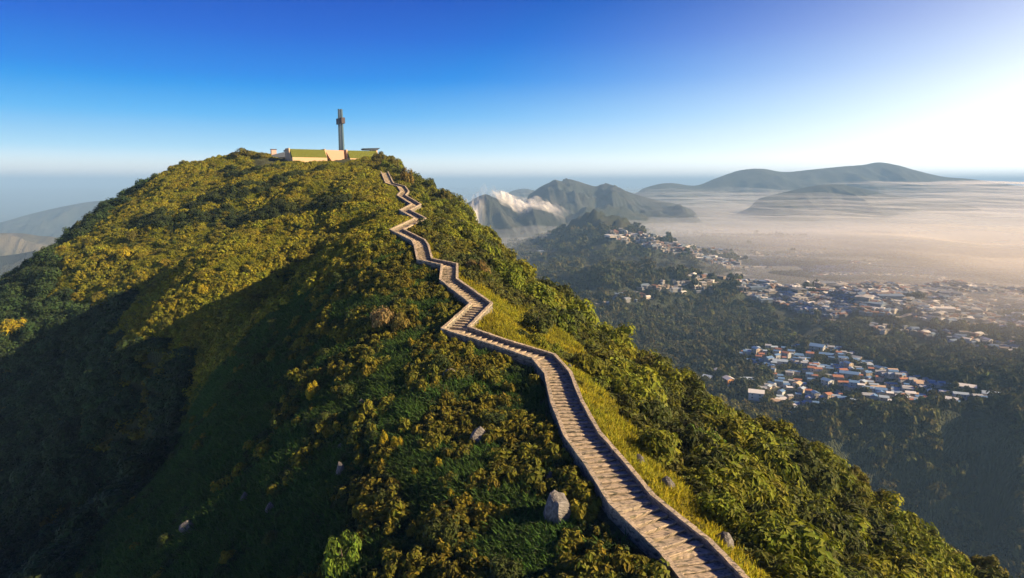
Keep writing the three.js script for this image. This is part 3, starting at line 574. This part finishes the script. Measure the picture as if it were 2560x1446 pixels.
// ---------------------------------------------------------------- trees and bushes that stand out one by one
const R2 = mulberry(909);
const crownG = [0, 1, 2, 3].map((k) => leafCloud(R2, { n: 1900, size: 0.085, lobes: 16 + k * 3, flatten: 0.95 + 0.08 * k, low: -0.5 }));
const barkGeo = [0, 1, 2].map((k) => { // a tapered leaning trunk with four limbs, one unit tall
  const gs = [], tube = (a, b, c, r0, r1) => { const g = new THREE.TubeGeometry(new THREE.QuadraticBezierCurve3(a, b, c), 6, 1, 6), q = g.attributes.position, cv = new THREE.QuadraticBezierCurve3(a, b, c); for (let i = 0; i < q.count; i++) { const t = Math.floor(i / 7) / 6, m = cv.getPoint(t), s = lerp(r0, r1, t); q.setXYZ(i, m.x + (q.getX(i) - m.x) * s, m.y + (q.getY(i) - m.y) * s, m.z + (q.getZ(i) - m.z) * s); } g.computeVertexNormals(); gs.push(g); };
  const j = () => R2() * 0.2 - 0.1, fork = V3(j(), 0.5, j());
  tube(V3(0, -0.3, 0), V3(j(), 0.2, j()), fork, 0.075, 0.05);
  for (let i = 0; i < 4; i++) { const a = i * 1.6 + R2(), e = V3(Math.cos(a) * 0.5, 0.85 + R2() * 0.2, Math.sin(a) * 0.5); tube(fork, V3(e.x * 0.7, 0.62, e.z * 0.7), e, 0.042, 0.012); }
  return mergeGeometries(gs);
});
const leafTints = {};
function tintMat(rgb) { const key = rgb.join(); return leafTints[key] ??= Object.assign(leafMat.clone(), { color: new THREE.Color().setRGB(...rgb) }); }
let plantNo = 0;
function plant(kind, u, v, wide, tall, rgb, label, group) { // v is the foot's pixel row; wide and tall in pixels
  let p = null; for (let e = 0; e < 170 && !p; e += 3) p = hit(u, v + e, hillY, 15, 215); if (!p) { console.log('no ground', u, v); return; }
  const k = toPixel(p.x, p.y, p.z)[2] / F, w = wide * k / 2, h = tall * k, y = hillY(p.x, p.z);
  const t = base(kind, V3(p.x, y, p.z), R2() * 6.28); tag(t, label, kind === 'tree' ? 'tree' : 'bush', group);
  const tr = part(kind === 'tree' ? 'trunk' : 'stem', barkGeo[plantNo % 3], barkMat, t); tr.scale.set(w * 1.3, h * 0.8, w * 1.3);
  const c = part('crown', crownG[plantNo % 4], tintMat(rgb), t); c.scale.set(w, h * (kind === 'tree' ? 0.72 : 0.95), w); c.position.y = kind === 'tree' ? h * 0.22 : 0; plantNo++;
}
const YEL = [0.30, 0.25, 0.014], LIME = [0.09, 0.15, 0.014], OLIVE = [0.10, 0.095, 0.016], DEEP = [0.055, 0.07, 0.012], TAN = [0.20, 0.15, 0.06];
[
  ['bush', 858, 1440, 105, 130, LIME, 'large bright green bush alone at the bottom of the dark left slope'],
  ['bush', 785, 995, 44, 42, YEL, 'small yellow flowering bush in the middle of the shaded green slope'],
  ['bush', 955, 825, 70, 62, TAN, 'pale dry bush with bare twigs left of the stair corner'], ['bush', 1003, 835, 58, 46, [0.17, 0.14, 0.03], 'yellowish bush just right of the pale dry bush'],
  ['tree', 45, 845, 66, 60, YEL, 'lone sunlit yellow tree in the dark woods at the left edge'],
  ['bush', 507, 735, 34, 24, YEL, 'round yellow bush at the lower rim of the sunlit patch'], ['bush', 310, 650, 46, 34, YEL, 'sunlit yellow bush at the rim of the dark left woods'], ['bush', 330, 605, 34, 26, OLIVE, 'sunlit bush above the yellow one at the rim of the woods'],
  ['tree', 206, 575, 34, 32, DEEP, 'dark tree standing up from the left outline of the hill'], ['tree', 185, 588, 26, 24, DEEP, 'smaller dark tree just below the one on the left outline'], ['tree', 392, 438, 12, 13, DEEP, 'tiny dark tree on the upper left outline'],
  ['bush', 605, 396, 62, 24, OLIVE, 'broad mound of bushes on the skyline left of the shrine'], ['bush', 650, 394, 34, 16, OLIVE, 'low bush on the skyline right beside the broad mound'],
  ['tree', 950, 415, 46, 36, OLIVE, 'olive tree right of the canopy shelter on the summit'], ['tree', 985, 432, 34, 42, OLIVE, 'upright olive tree on the summit slope above the stair top'], ['bush', 1016, 462, 44, 40, [0.13, 0.1, 0.02], 'brownish bush right of the uppermost stair flight'],
  ['tree', 1070, 490, 50, 52, DEEP, 'dark round tree on the upper right outline near the top of the stairs'], ['tree', 1110, 498, 44, 42, OLIVE, 'olive tree on the outline right of the dark round tree'],
  ['tree', 1222, 612, 56, 50, DEEP, 'greyish tree jutting out of the right outline over the misty valley'], ['tree', 1250, 640, 40, 40, OLIVE, 'olive tree just below the greyish one on the right outline'], ['bush', 1195, 690, 70, 50, [0.15, 0.11, 0.03], 'tan dry bush on the right slope above the long stair flight'],
  ['tree', 1300, 690, 46, 44, DEEP, 'dark tree on the right outline at the middle of the slope'], ['tree', 1345, 850, 90, 80, DEEP, 'dense dark green tree right above the long stair flight'], ['tree', 1440, 800, 60, 56, OLIVE, 'olive tree on the right outline before the dark valley hill'],
  ['tree', 1610, 920, 80, 66, OLIVE, 'rounded olive tree where the right outline meets the dark valley wood'], ['tree', 1720, 985, 76, 60, DEEP, 'dark rounded tree on the right slope in front of the first houses'], ['tree', 1560, 985, 84, 74, DEEP, 'dark bushy tree beside the grass strip above the near stairs'],
  ['tree', 2000, 1250, 190, 130, DEEP, 'broad dark tree in shade at the middle of the right slope'], ['tree', 1760, 1150, 120, 100, LIME, 'bright green tree on the right slope left of the broad dark tree'], ['tree', 2135, 1150, 90, 76, OLIVE, 'hazy olive tree on the outline below the village'], ['tree', 2190, 1235, 80, 80, OLIVE, 'olive tree stepping out on the right outline over the dark ravine'],
  ['tree', 2320, 1330, 76, 70, DEEP, 'dark green tree on the lower right outline'], ['tree', 2390, 1385, 96, 80, OLIVE, 'olive tree next to the light crowned tree on the lower right outline'], ['tree', 2465, 1405, 104, 96, [0.12, 0.115, 0.02], 'light crowned tree highest on the lower right outline'], ['tree', 2545, 1440, 70, 66, OLIVE, 'olive tree at the lower right corner'],
  ['bush', 960, 1120, 26, 40, YEL, 'yellow sprig left of a pair on the dark slope'], ['bush', 995, 1125, 36, 44, YEL, 'yellow bush right of the sprig on the dark slope'], ['bush', 1095, 1180, 26, 34, YEL, 'upright yellow bush below the pointed boulder'], ['bush', 1037, 1195, 24, 26, YEL, 'small yellow bush left of the upright one'], ['bush', 1126, 1250, 28, 26, YEL, 'small yellow bush straight below the upright one'], ['bush', 1092, 1330, 20, 36, [0.12, 0.12, 0.016], 'thin yellow green bush low on the dark slope'],
].forEach((a) => plant(...a));

// ---------------------------------------------------------------- houses in the valley
const wallMats = { white: std(0.6, 0.58, 0.54), cream: std(0.46, 0.39, 0.3), orange: std(0.6, 0.28, 0.09), grey: std(0.3, 0.31, 0.32), pale: std(0.4, 0.43, 0.46), stain: std(0.3, 0.26, 0.21) };
const roofMats = { blue: std(0.1, 0.19, 0.36, 0.45), white: std(0.6, 0.6, 0.6, 0.5), rust: std(0.30, 0.13, 0.07, 0.7), grey: std(0.30, 0.32, 0.35, 0.5), tan: std(0.45, 0.33, 0.22, 0.7), pale: std(0.3, 0.38, 0.47, 0.45) };
const glassMat = std(0.03, 0.035, 0.045, 0.15), doorMat = std(0.14, 0.09, 0.06);
const houseGeo = {}; // shapes shared by all houses, one metre of scale
function gable(w, d, h, rise, over) {
  const W = w / 2 + over, Dp = d / 2 + over, e = h - over * rise / (w / 2) * 0.5, t = 0.22, pos = [], q = (a, b, c, f) => { for (const v of [a, b, c, a, c, f]) pos.push(...v); };
  const A = [[-W, e, Dp], [0, h + rise, Dp], [W, e, Dp]], B = A.map(([x, y, z]) => [x, y, -Dp]), up1 = (p) => [p[0], p[1] + t, p[2]];
  q(up1(A[0]), up1(A[1]), up1(B[1]), up1(B[0])); q(up1(A[1]), up1(A[2]), up1(B[2]), up1(B[1]));   // slopes, seen from above after the winding below
  q(B[0], B[1], A[1], A[0]); q(B[1], B[2], A[2], A[1]);
  q(A[0], A[1], up1(A[1]), up1(A[0])); q(A[1], A[2], up1(A[2]), up1(A[1])); q(B[1], B[0], up1(B[0]), up1(B[1])); q(B[2], B[1], up1(B[1]), up1(B[2]));
  q(A[0], up1(A[0]), up1(B[0]), B[0]); q(up1(A[2]), A[2], B[2], up1(B[2]));
  return geo(pos);
}
function wallsOf(w, d, h, rise) {
  const g = box(-w / 2, w / 2, -2.5, h, -d / 2, d / 2); g.deleteAttribute('uv');
  const p = []; for (const z of [d / 2 - 0.02, -d / 2 + 0.02]) { const t = [[-w / 2, h, z], [w / 2, h, z], [0, h + rise - 0.05, z]]; if (z < 0) t.reverse(); for (const v of t) p.push(...v); }
  return mergeGeometries([g, geo(p)]);
}
const kinds = [[8, 11, 3.4, 1.8], [9, 9, 5.8, 1.6], [7, 14, 3.2, 1.5], [10, 13, 6.2, 2.0]].map(([w, d, h, r]) => ({ w, d, h, r, wall: wallsOf(w, d, h, r), roof: gable(w, d, h, r, 0.6), win: box(-0.65, 0.65, -0.6, 0.6, -0.06, 0.06), door: box(-0.55, 0.55, 0, 2.1, -0.06, 0.06) }));
function house(p, kind, wall, roof, turn, s, label, group, detail) {
  const k = kinds[kind], t = base('house', p, turn); t.scale.setScalar(s); tag(t, label, 'house', group);
  part('wall', k.wall, wallMats[wall], t); part('roof', k.roof, roofMats[roof], t);
  if (detail) {
    for (let f = 0; f < (k.h > 5 ? 2 : 1); f++) for (const sx of [-1, 1]) {
      const a = part('window', k.win, glassMat, t); a.position.set(sx * k.w * 0.28, 1.7 + f * 2.8, k.d / 2 + 0.05);
      for (const sz of [-0.25, 0.25]) { const b = part('window', k.win, glassMat, t); b.rotation.y = Math.PI / 2; b.position.set(sx * (k.w / 2 + 0.05), 1.7 + f * 2.8, sz * k.d); }
    }
    part('door', k.door, doorMat, t).position.set(0, 0, k.d / 2 + 0.05);
  }
  return t;
}
const taken = new Set(), cell = (x, z, s) => Math.round(x / s) + ',' + Math.round(z / s);
const land = (x, z) => Math.max(valleyY(x, z), x < HX1 && z > HZ0 ? hillY(x, z) : -400), onValley = (u, v) => hit(u, v, valleyY, 300, 6000), onLand = (u, v) => hit(u, v, land, 130, 6000);
[
  [1797, 938, 1, 'orange', 'grey', 0.4, 1.0, 'orange walled house with a grey roof, topmost of the houses beside the hill'], [1769, 950, 0, 'white', 'pale', 0.9, 0.9, 'small white house farthest left below the hill outline'], [1822, 960, 3, 'orange', 'white', 0.2, 1.0, 'orange house with a white roof in the middle of the nearest group'], [1868, 956, 2, 'white', 'pale', 1.45, 1.25, 'long white house with a pale blue roof right of the orange ones'], [1834, 976, 0, 'pale', 'blue', 0.6, 0.95, 'small house with a blue roof under the orange one'],
  [1890, 1003, 3, 'white', 'white', 1.2, 1.3, 'large white house at the lower edge of the village close to the hill'], [1934, 1014, 2, 'cream', 'tan', 1.0, 1.15, 'cream house with a tan roof right of the large white house'], [1985, 1044, 2, 'white', 'white', 1.3, 1.1, 'white roofed shed at the very bottom of the village'], [2140, 1046, 3, 'pale', 'pale', 1.1, 1.1, 'pale grey house beside the bright white one at the village bottom'], [2190, 1044, 2, 'white', 'white', 1.25, 1.15, 'bright white roofed house at the bottom of the village'],
  [2098, 1056, 1, 'white', 'blue', 0.3, 0.9, 'house with a strong blue roof at the lower village edge'], [2412, 978, 2, 'white', 'white', 1.05, 1.5, 'long bright white hall standing above the village at the right'], [2400, 1004, 2, 'pale', 'pale', 1.2, 1.1, 'pale blue roofed house just below the bright white hall'], [2478, 1018, 2, 'white', 'pale', 1.1, 1.45, 'big pale roofed house low at the right side of the village'], [2536, 1014, 2, 'pale', 'pale', 1.0, 1.3, 'pale roofed house at the right edge of the photo'],
  [2043, 880, 3, 'grey', 'blue', 0.9, 1.35, 'large blue roofed building at the top of the blue cluster'], [2066, 894, 2, 'grey', 'blue', 1.1, 1.2, 'long blue roofed building just under the large one'], [1950, 912, 2, 'pale', 'pale', 1.2, 1.2, 'light blue roofed house left of the blue cluster'], [2122, 945, 2, 'grey', 'blue', 1.1, 1.4, 'long blue shed in the centre of the village'], [2068, 966, 1, 'pale', 'blue', 0.5, 1.1, 'blue roofed house below the long blue shed'],
].forEach(([u, v, k, w, r, turn, s, label]) => { const p = onValley(u, v); if (!p) return; p.y = valleyY(p.x, p.z) + 0.3; house(p, k, w, r, turn, s * 0.68 * Math.min(1, -p.z / 520), label, null, true); for (const a of [-5, 5]) for (const b of [-5, 5]) taken.add(cell(p.x + a, p.z + b, 11)); });
function inside(u, v, P) { let c = false; for (let i = 0, j = P.length - 1; i < P.length; j = i++) if ((P[i][1] > v) !== (P[j][1] > v) && u < (P[j][0] - P[i][0]) * (v - P[i][1]) / (P[j][1] - P[i][1]) + P[i][0]) c = !c; return c; }
const village = [[1845, 878], [2090, 866], [2170, 905], [2330, 960], [2580, 1010], [2580, 1080], [2330, 1062], [2080, 1052], [1960, 1030], [1900, 985], [1940, 945], [1850, 905]];
const R3 = mulberry(31), rp = (a) => a[Math.floor(R3() * a.length)];
let built = 0;
const houses = []; scene.children.forEach((o) => { if (o.userData.category === 'house') houses.push(o.position); });
for (let k = 0; k < 12000 && built < 278; k++) {
  const u = 1840 + R3() * 740, v = 862 + R3() * 220; if (!inside(u, v, village)) continue;
  if (R3() > 0.34 + 0.66 * smoothstep(u, 2100, 2350)) continue;
  const p = onValley(u, v); if (!p) continue; p.y = valleyY(p.x, p.z);
  const key = cell(p.x, p.z, 7); if (taken.has(key) || taken.has(cell(p.x, p.z, 11)) || fbm(p.x / 45, p.z / 45, 2) > 0.3) continue; taken.add(key);
  const blueish = u < 2220 && v < 960, roof = blueish ? rp(['blue', 'blue', 'pale', 'grey', 'blue', 'rust']) : rp(['white', 'pale', 'grey', 'blue', 'grey', 'rust', 'tan', 'blue', 'pale']);
  houses.push(p);
  const where = u > 2330 ? 'at the right end of the valley village' : v > 1000 ? 'along the lower edge of the valley village' : u < 1960 ? 'at the left end of the valley village' : v < 925 ? 'in the upper cluster of the valley village' : 'in the middle of the valley village';
  house(p, Math.floor(R3() * 4), rp(['grey', 'cream', 'grey', 'pale', 'cream', 'stain']), roof, R3() < 0.7 ? 1.1 + R3() * 0.3 : R3() * 3, 0.34 + R3() * 0.24, `small ${{ blue: 'blue', white: 'white', rust: 'rust red', grey: 'grey', tan: 'tan', pale: 'pale blue' }[roof]} roofed house ${where}`, `${roof} roofed village houses ${where}`, true); built++;
}
{ // the far town: too many and too small to tell apart
  const g = (() => { const a = box(-0.5, 0.5, -0.5, 0.55, -0.6, 0.6); a.deleteAttribute('uv'); const b = gable(1, 1.2, 0.55, 0.25, 0.06), tint = (q, c) => { const n = q.attributes.position.count, d = new Float32Array(n * 3); for (let i = 0; i < n; i++) d.set(c, i * 3); q.setAttribute('color', new THREE.BufferAttribute(d, 3)); return q; }; return mergeGeometries([tint(a, [0.75, 0.7, 0.62]), tint(b, [1, 1, 1])]); })();
  const list = [], areas = [ // [outline in pixels, how many, size]
    [[[1830, 690], [2100, 690], [2140, 720], [2560, 800], [2560, 830], [2180, 790], [2060, 800], [1850, 740]], 1500, 0.95],
    [[[1950, 600], [2560, 590], [2560, 800], [2150, 720], [1990, 690], [1930, 640]], 9500, 1], [[[1500, 580], [1640, 590], [1780, 610], [1930, 640], [1960, 690], [1840, 680], [1700, 640], [1560, 610]], 900, 0.9], [[[1480, 750], [1760, 690], [1850, 700], [1850, 720], [1500, 770]], 60, 0.9], [[[1300, 640], [1350, 632], [1360, 640], [1310, 650]], 12, 0.9], [[[2000, 800], [2560, 850], [2560, 900], [2300, 850]], 120, 0.8],
  ];
  const tones = [[0.3, 0.29, 0.27], [0.16, 0.18, 0.22], [0.19, 0.16, 0.13], [0.17, 0.09, 0.06], [0.12, 0.17, 0.25], [0.13, 0.13, 0.13], [0.55, 0.54, 0.52]];
  for (const [P, n, sz] of areas) {
    const us = P.map((a) => a[0]), vs = P.map((a) => a[1]), u0 = Math.min(...us), u1 = Math.max(...us), v0 = Math.min(...vs), v1 = Math.max(...vs);
    for (let k = 0, made = 0; k < n * 6 && made < n; k++) {
      const u = u0 + R3() * (u1 - u0), v = v0 + R3() * (v1 - v0); if (!inside(u, v, P)) continue;
      const p = onValley(u, v); if (!p || fbm(p.x / 130 + 2, p.z / 130, 3) > 0.12 + R3() * 0.3) continue;
      const s = (3.6 + R3() * 3.8) * sz * (R3() < 0.03 ? 2.0 : 1), key = cell(p.x, p.z, 10); taken.add(key); made++;
      list.push({ p: V3(p.x, valleyY(p.x, p.z) + s * 0.1, p.z), s: V3(s, 2 + R3() * 2.2, s * (1 + R3() * 0.6)), a: R3() * 6.28, c: new THREE.Color().setRGB(...rp(tones)) });
    }
  }
  const G = stuff('far_town', 'countless small houses of the hazy town on the plain', [g], [list], new THREE.MeshStandardMaterial({ vertexColors: true, roughness: 0.6 }));
  G.children[0].name = 'houses';
}
{ // woods of the valley
  const lists = farTreeG.map(() => []);
  for (let k = 0; k < 120000; k++) {
    const u = 1270 + R3() * 1330, v = 575 + Math.pow(R3(), 0.8) * 880, p = onLand(u, v); if (!p || -p.z > 3300) continue;
    if (taken.has(cell(p.x, p.z, 10)) || houses.some((h) => (h.x - p.x) ** 2 + (h.z - p.z) ** 2 < 42)) continue;
    const sc = -p.z < 700 ? (inside(u, v, village) ? 3.0 : 4.0) : -p.z < 1200 ? 5 : 7, ck = 't' + sc + cell(p.x, p.z, sc); if (taken.has(ck)) continue; taken.add(ck);
    const town = inside(u, v, village); if (town && u > 2150 && R3() < 0.6) continue;
    const f = fbm(p.x / 90 + 5, p.z / 90, 3);  if (!town && v < 780 && f < -0.15 && R3() < 0.85) continue;
    const s = (town ? 1.8 + R3() * 2.2 : 2.4 + 4.4 * Math.pow(R3(), 1.5)) * (-p.z > 1200 ? 1.5 : 1), g = (1 + 0.45 * f + (R3() - 0.5) * 0.8) * (R3() < 0.08 ? 1.9 : 1), y = R3() * 0.4 - 0.1;
    rp(lists).push({ p: V3(p.x, land(p.x, p.z) - s * 0.1, p.z), s: V3(s, s * (0.9 + R3() * 0.6), s), a: R3() * 6.28, c: new THREE.Color().setRGB(0.05 * g * (1 + y), 0.058 * g, 0.016 * g) });
  }
  for (let k = 0; k < 420; k++) { // trees along the brink of the ravine, their sunlight put into brighter leaves
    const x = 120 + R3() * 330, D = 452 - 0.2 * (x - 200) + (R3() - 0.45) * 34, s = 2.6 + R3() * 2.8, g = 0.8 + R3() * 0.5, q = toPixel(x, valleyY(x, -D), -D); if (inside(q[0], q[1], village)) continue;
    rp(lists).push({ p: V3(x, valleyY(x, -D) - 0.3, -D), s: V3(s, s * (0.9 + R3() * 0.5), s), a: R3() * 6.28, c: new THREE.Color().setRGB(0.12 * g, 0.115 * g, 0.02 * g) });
  }
  stuff('valley_forest', 'dark woods covering the valley floor and its low hills', farTreeG, lists, leafMat);
  console.log('valley trees', lists.flat().length, 'houses', built);
}

for (const [line, w, label] of [
  [[[1780, 962], [1880, 975], [1960, 968], [2080, 985], [2200, 1000], [2330, 1022], [2450, 1030], [2580, 1048]], 4.5, 'pale road through the valley village below the hill'],
  [[[1470, 756], [1560, 742], [1650, 728], [1750, 706], [1850, 716], [1960, 742], [2100, 768], [2260, 798], [2420, 815], [2580, 838]], 6, 'pale road along the wooded slope below the town'],
  [[[2000, 650], [2100, 668], [2250, 690], [2400, 722], [2580, 755]], 8, 'straight road crossing the hazy town on the plain'],
]) {
  const pts = line.map(([u, v]) => onValley(u, v)).filter(Boolean), c = new THREE.CatmullRomCurve3(pts, false, 'centripetal'), pos = [], idx = [], n = 260;
  for (let i = 0; i <= n; i++) { const p = c.getPoint(i / n), t = c.getTangent(i / n), r = V3(-t.z, 0, t.x).normalize(); for (const k of [-1, 1]) { const x = p.x + r.x * k * w / 2, z = p.z + r.z * k * w / 2; pos.push(x, Math.max(valleyY(x, z), valleyY(p.x, p.z)) + 0.7, z); } if (i) { const k = i * 2; idx.push(k - 2, k, k - 1, k - 1, k, k + 1); } }
  structure('road', geo(pos, idx), std(0.27, 0.25, 0.22, 0.95), label);
}

// ---------------------------------------------------------------- mist and cloud
const mistMap = (seed, stretch, soft = 0.5) => noiseTexture(256, (u, v) => {
  const x = u * 2 - 1, y = v * 2 - 1, r = Math.max(0, Math.min(1 - Math.hypot(x, y) * 0.85, 1 - Math.abs(x), 1 - Math.abs(y))), edge = smoothstep(r, 0, soft), n = 0.78 + 0.5 * fbm(u * 3 * stretch + seed, v * 3 + seed, 4);
  return edge * clamp(n, 0, 1);
});
const mistMaps = [mistMap(3, 1, 0.8), mistMap(8, 1.3, 0.9), mistMap(15, 0.8, 1.0)]; mistMaps.forEach((t) => { t.wrapS = t.wrapT = THREE.ClampToEdgeWrapping; });
function mist(name, label, cx, cz, y, rx, rz, opacity, k, rough = 0, tone = [0.84, 0.91, 0.97], tilt = 0) {
  const n = 40, pos = [], uv = [], idx = [];
  for (let j = 0; j <= n; j++) for (let i = 0; i <= n; i++) {
    const u = i / n * 2 - 1, v = j / n * 2 - 1, x = cx + u * rx, z = cz + v * rz;
    pos.push(x, y + (9 + rough) * fbm(x / 420 + k, z / 420, 3) + tilt * u, z); uv.push(i / n, j / n);
    if (i && j) { const W = n + 1, q = j * W + i; idx.push(q - W - 1, q - 1, q, q - W - 1, q, q - W); }
  }
  const o = top(name, geo(pos, idx, null, uv), new THREE.MeshStandardMaterial({ color: new THREE.Color().setRGB(...tone), roughness: 1, transparent: true, opacity, alphaMap: mistMaps[k % 3], side: THREE.DoubleSide }));
  tag(o, label, null, null, 'stuff'); return o;
}
for (let k = 0; k < 4; k++) mist('mist', 'thin mist lying over the valley plain before the mountains', 900 + 60 * k, -1950 - 60 * k, -163 + k * 13, 1700, 1150 - k * 20, 0.27 - k * 0.02, k, 6);
for (let k = 0; k < 6; k++) mist('mist', 'far mist between the mountain ranges', 1400 + 100 * k, -3500, -140 + k * 20, 2400, 420, 0.3 - 0.045 * k, k + 2, 14);
for (let k = 0; k < 4; k++) mist('mist', 'bright far mist in which the long range fades at the right', 3100 - 60 * k, -3000, -62 + k * 19, 1500, 1100, 0.55, k, 12, [0.94, 0.94, 0.94]);
for (let k = 0; k < 4; k++) mist('mist', 'thick bright mist added as sun glow over the right side of the valley', 2500 + 40 * k, -2250 - 40 * k, -150 + k * 13, 2250, 1750, 0.74, k + 1, 8, [0.94, 0.94, 0.92]);  // dense sheets added to stand in for the glow over the land
for (let k = 0; k < 3; k++) mist('mist', 'thin upper mist over the right side of the valley', 2300 + 30 * k, -2000 - 40 * k, -92 + k * 22, 2200, 1650, 0.25, k + 2, 10, [0.92, 0.94, 0.95]);
for (let k = 0; k < 3; k++) mist('mist', 'thin haze drifting over the town on the plain', 1100 + 60 * k, -1500, -148 + k * 12, 1200, 900, 0.3, k, 5, [0.92, 0.94, 0.95]);
for (let k = 0; k < 3; k++) mist('mist', 'added low haze tinted warm as sun glow over the right end of the valley', 1150 + 20 * k, -1000, -138 + k * 20, 930, 760, 0.4, k + 1, 5, [1, 0.94, 0.84]);  // added sheets, the sun's warm glow put into their colour
// cloud pouring over the sharp peak: sheets of vapour that follow the slope a little above it
const streak = (seed, d) => { const t = noiseTexture(256, (u, v) => { const e = smoothstep(u, 0, 0.3) * smoothstep(1 - u, 0, 0.35), f = smoothstep(v, 0, 0.3), tail = 0.9 - 0.4 * clamp(0.5 + fbm(u * 3 + seed, 3.3, 3), 0, 1), n = 0.5 + 0.75 * fbm(u * 4 + seed + v * d, v * 3 + seed, 5); return e * f * smoothstep(tail - v, 0, 0.45) * clamp(n, 0, 1); }); t.wrapS = t.wrapT = THREE.ClampToEdgeWrapping; return t; };
function drape(key, i0, i1, j0, j1, lift, seed, opacity, d) {
  const { pos: P, NS } = mountains[key], pos = [], uv = [], idx = [], W = i1 - i0 + 1;
  for (let j = j0; j <= j1; j++) for (let i = i0; i <= i1; i++) {
    const q = (j * (NS + 1) + i) * 3, v = (j - j0) / (j1 - j0), n = fbm(P[q] / 45 + seed, P[q + 2] / 45, 3);
    pos.push(P[q] + d * 60 * v * v, P[q + 1] + lift + lift * 0.9 * n, P[q + 2] + 14 * v); uv.push((i - i0) / (i1 - i0), v);
    if (i > i0 && j > j0) { const k = pos.length / 3 - 1; idx.push(k - W - 1, k - 1, k, k - W - 1, k, k - W); }
  }
  const o = top('cloud', geo(pos, idx, null, uv), new THREE.MeshStandardMaterial({ color: new THREE.Color().setRGB(0.95, 0.95, 0.95), roughness: 1, transparent: true, opacity, alphaMap: streak(seed, d), side: THREE.DoubleSide }));
  return tag(o, 'white cloud spilling over the ridge beside the sharp peak', null, null, 'stuff');
}
for (let k = 0; k < 4; k++) drape('left', 50 + k * 2, 128, 35 - k, 56 + k * 2, 6 + 6 * k, 4 + k * 2.7, 0.48, 1.4);
for (let k = 0; k < 3; k++) drape('left', 6, 58 + 4 * k, 50 - 2 * k, 76, 8 + 8 * k, 9.2 + k * 3.1, 0.4, -0.6);

renderer.render(scene, camera);
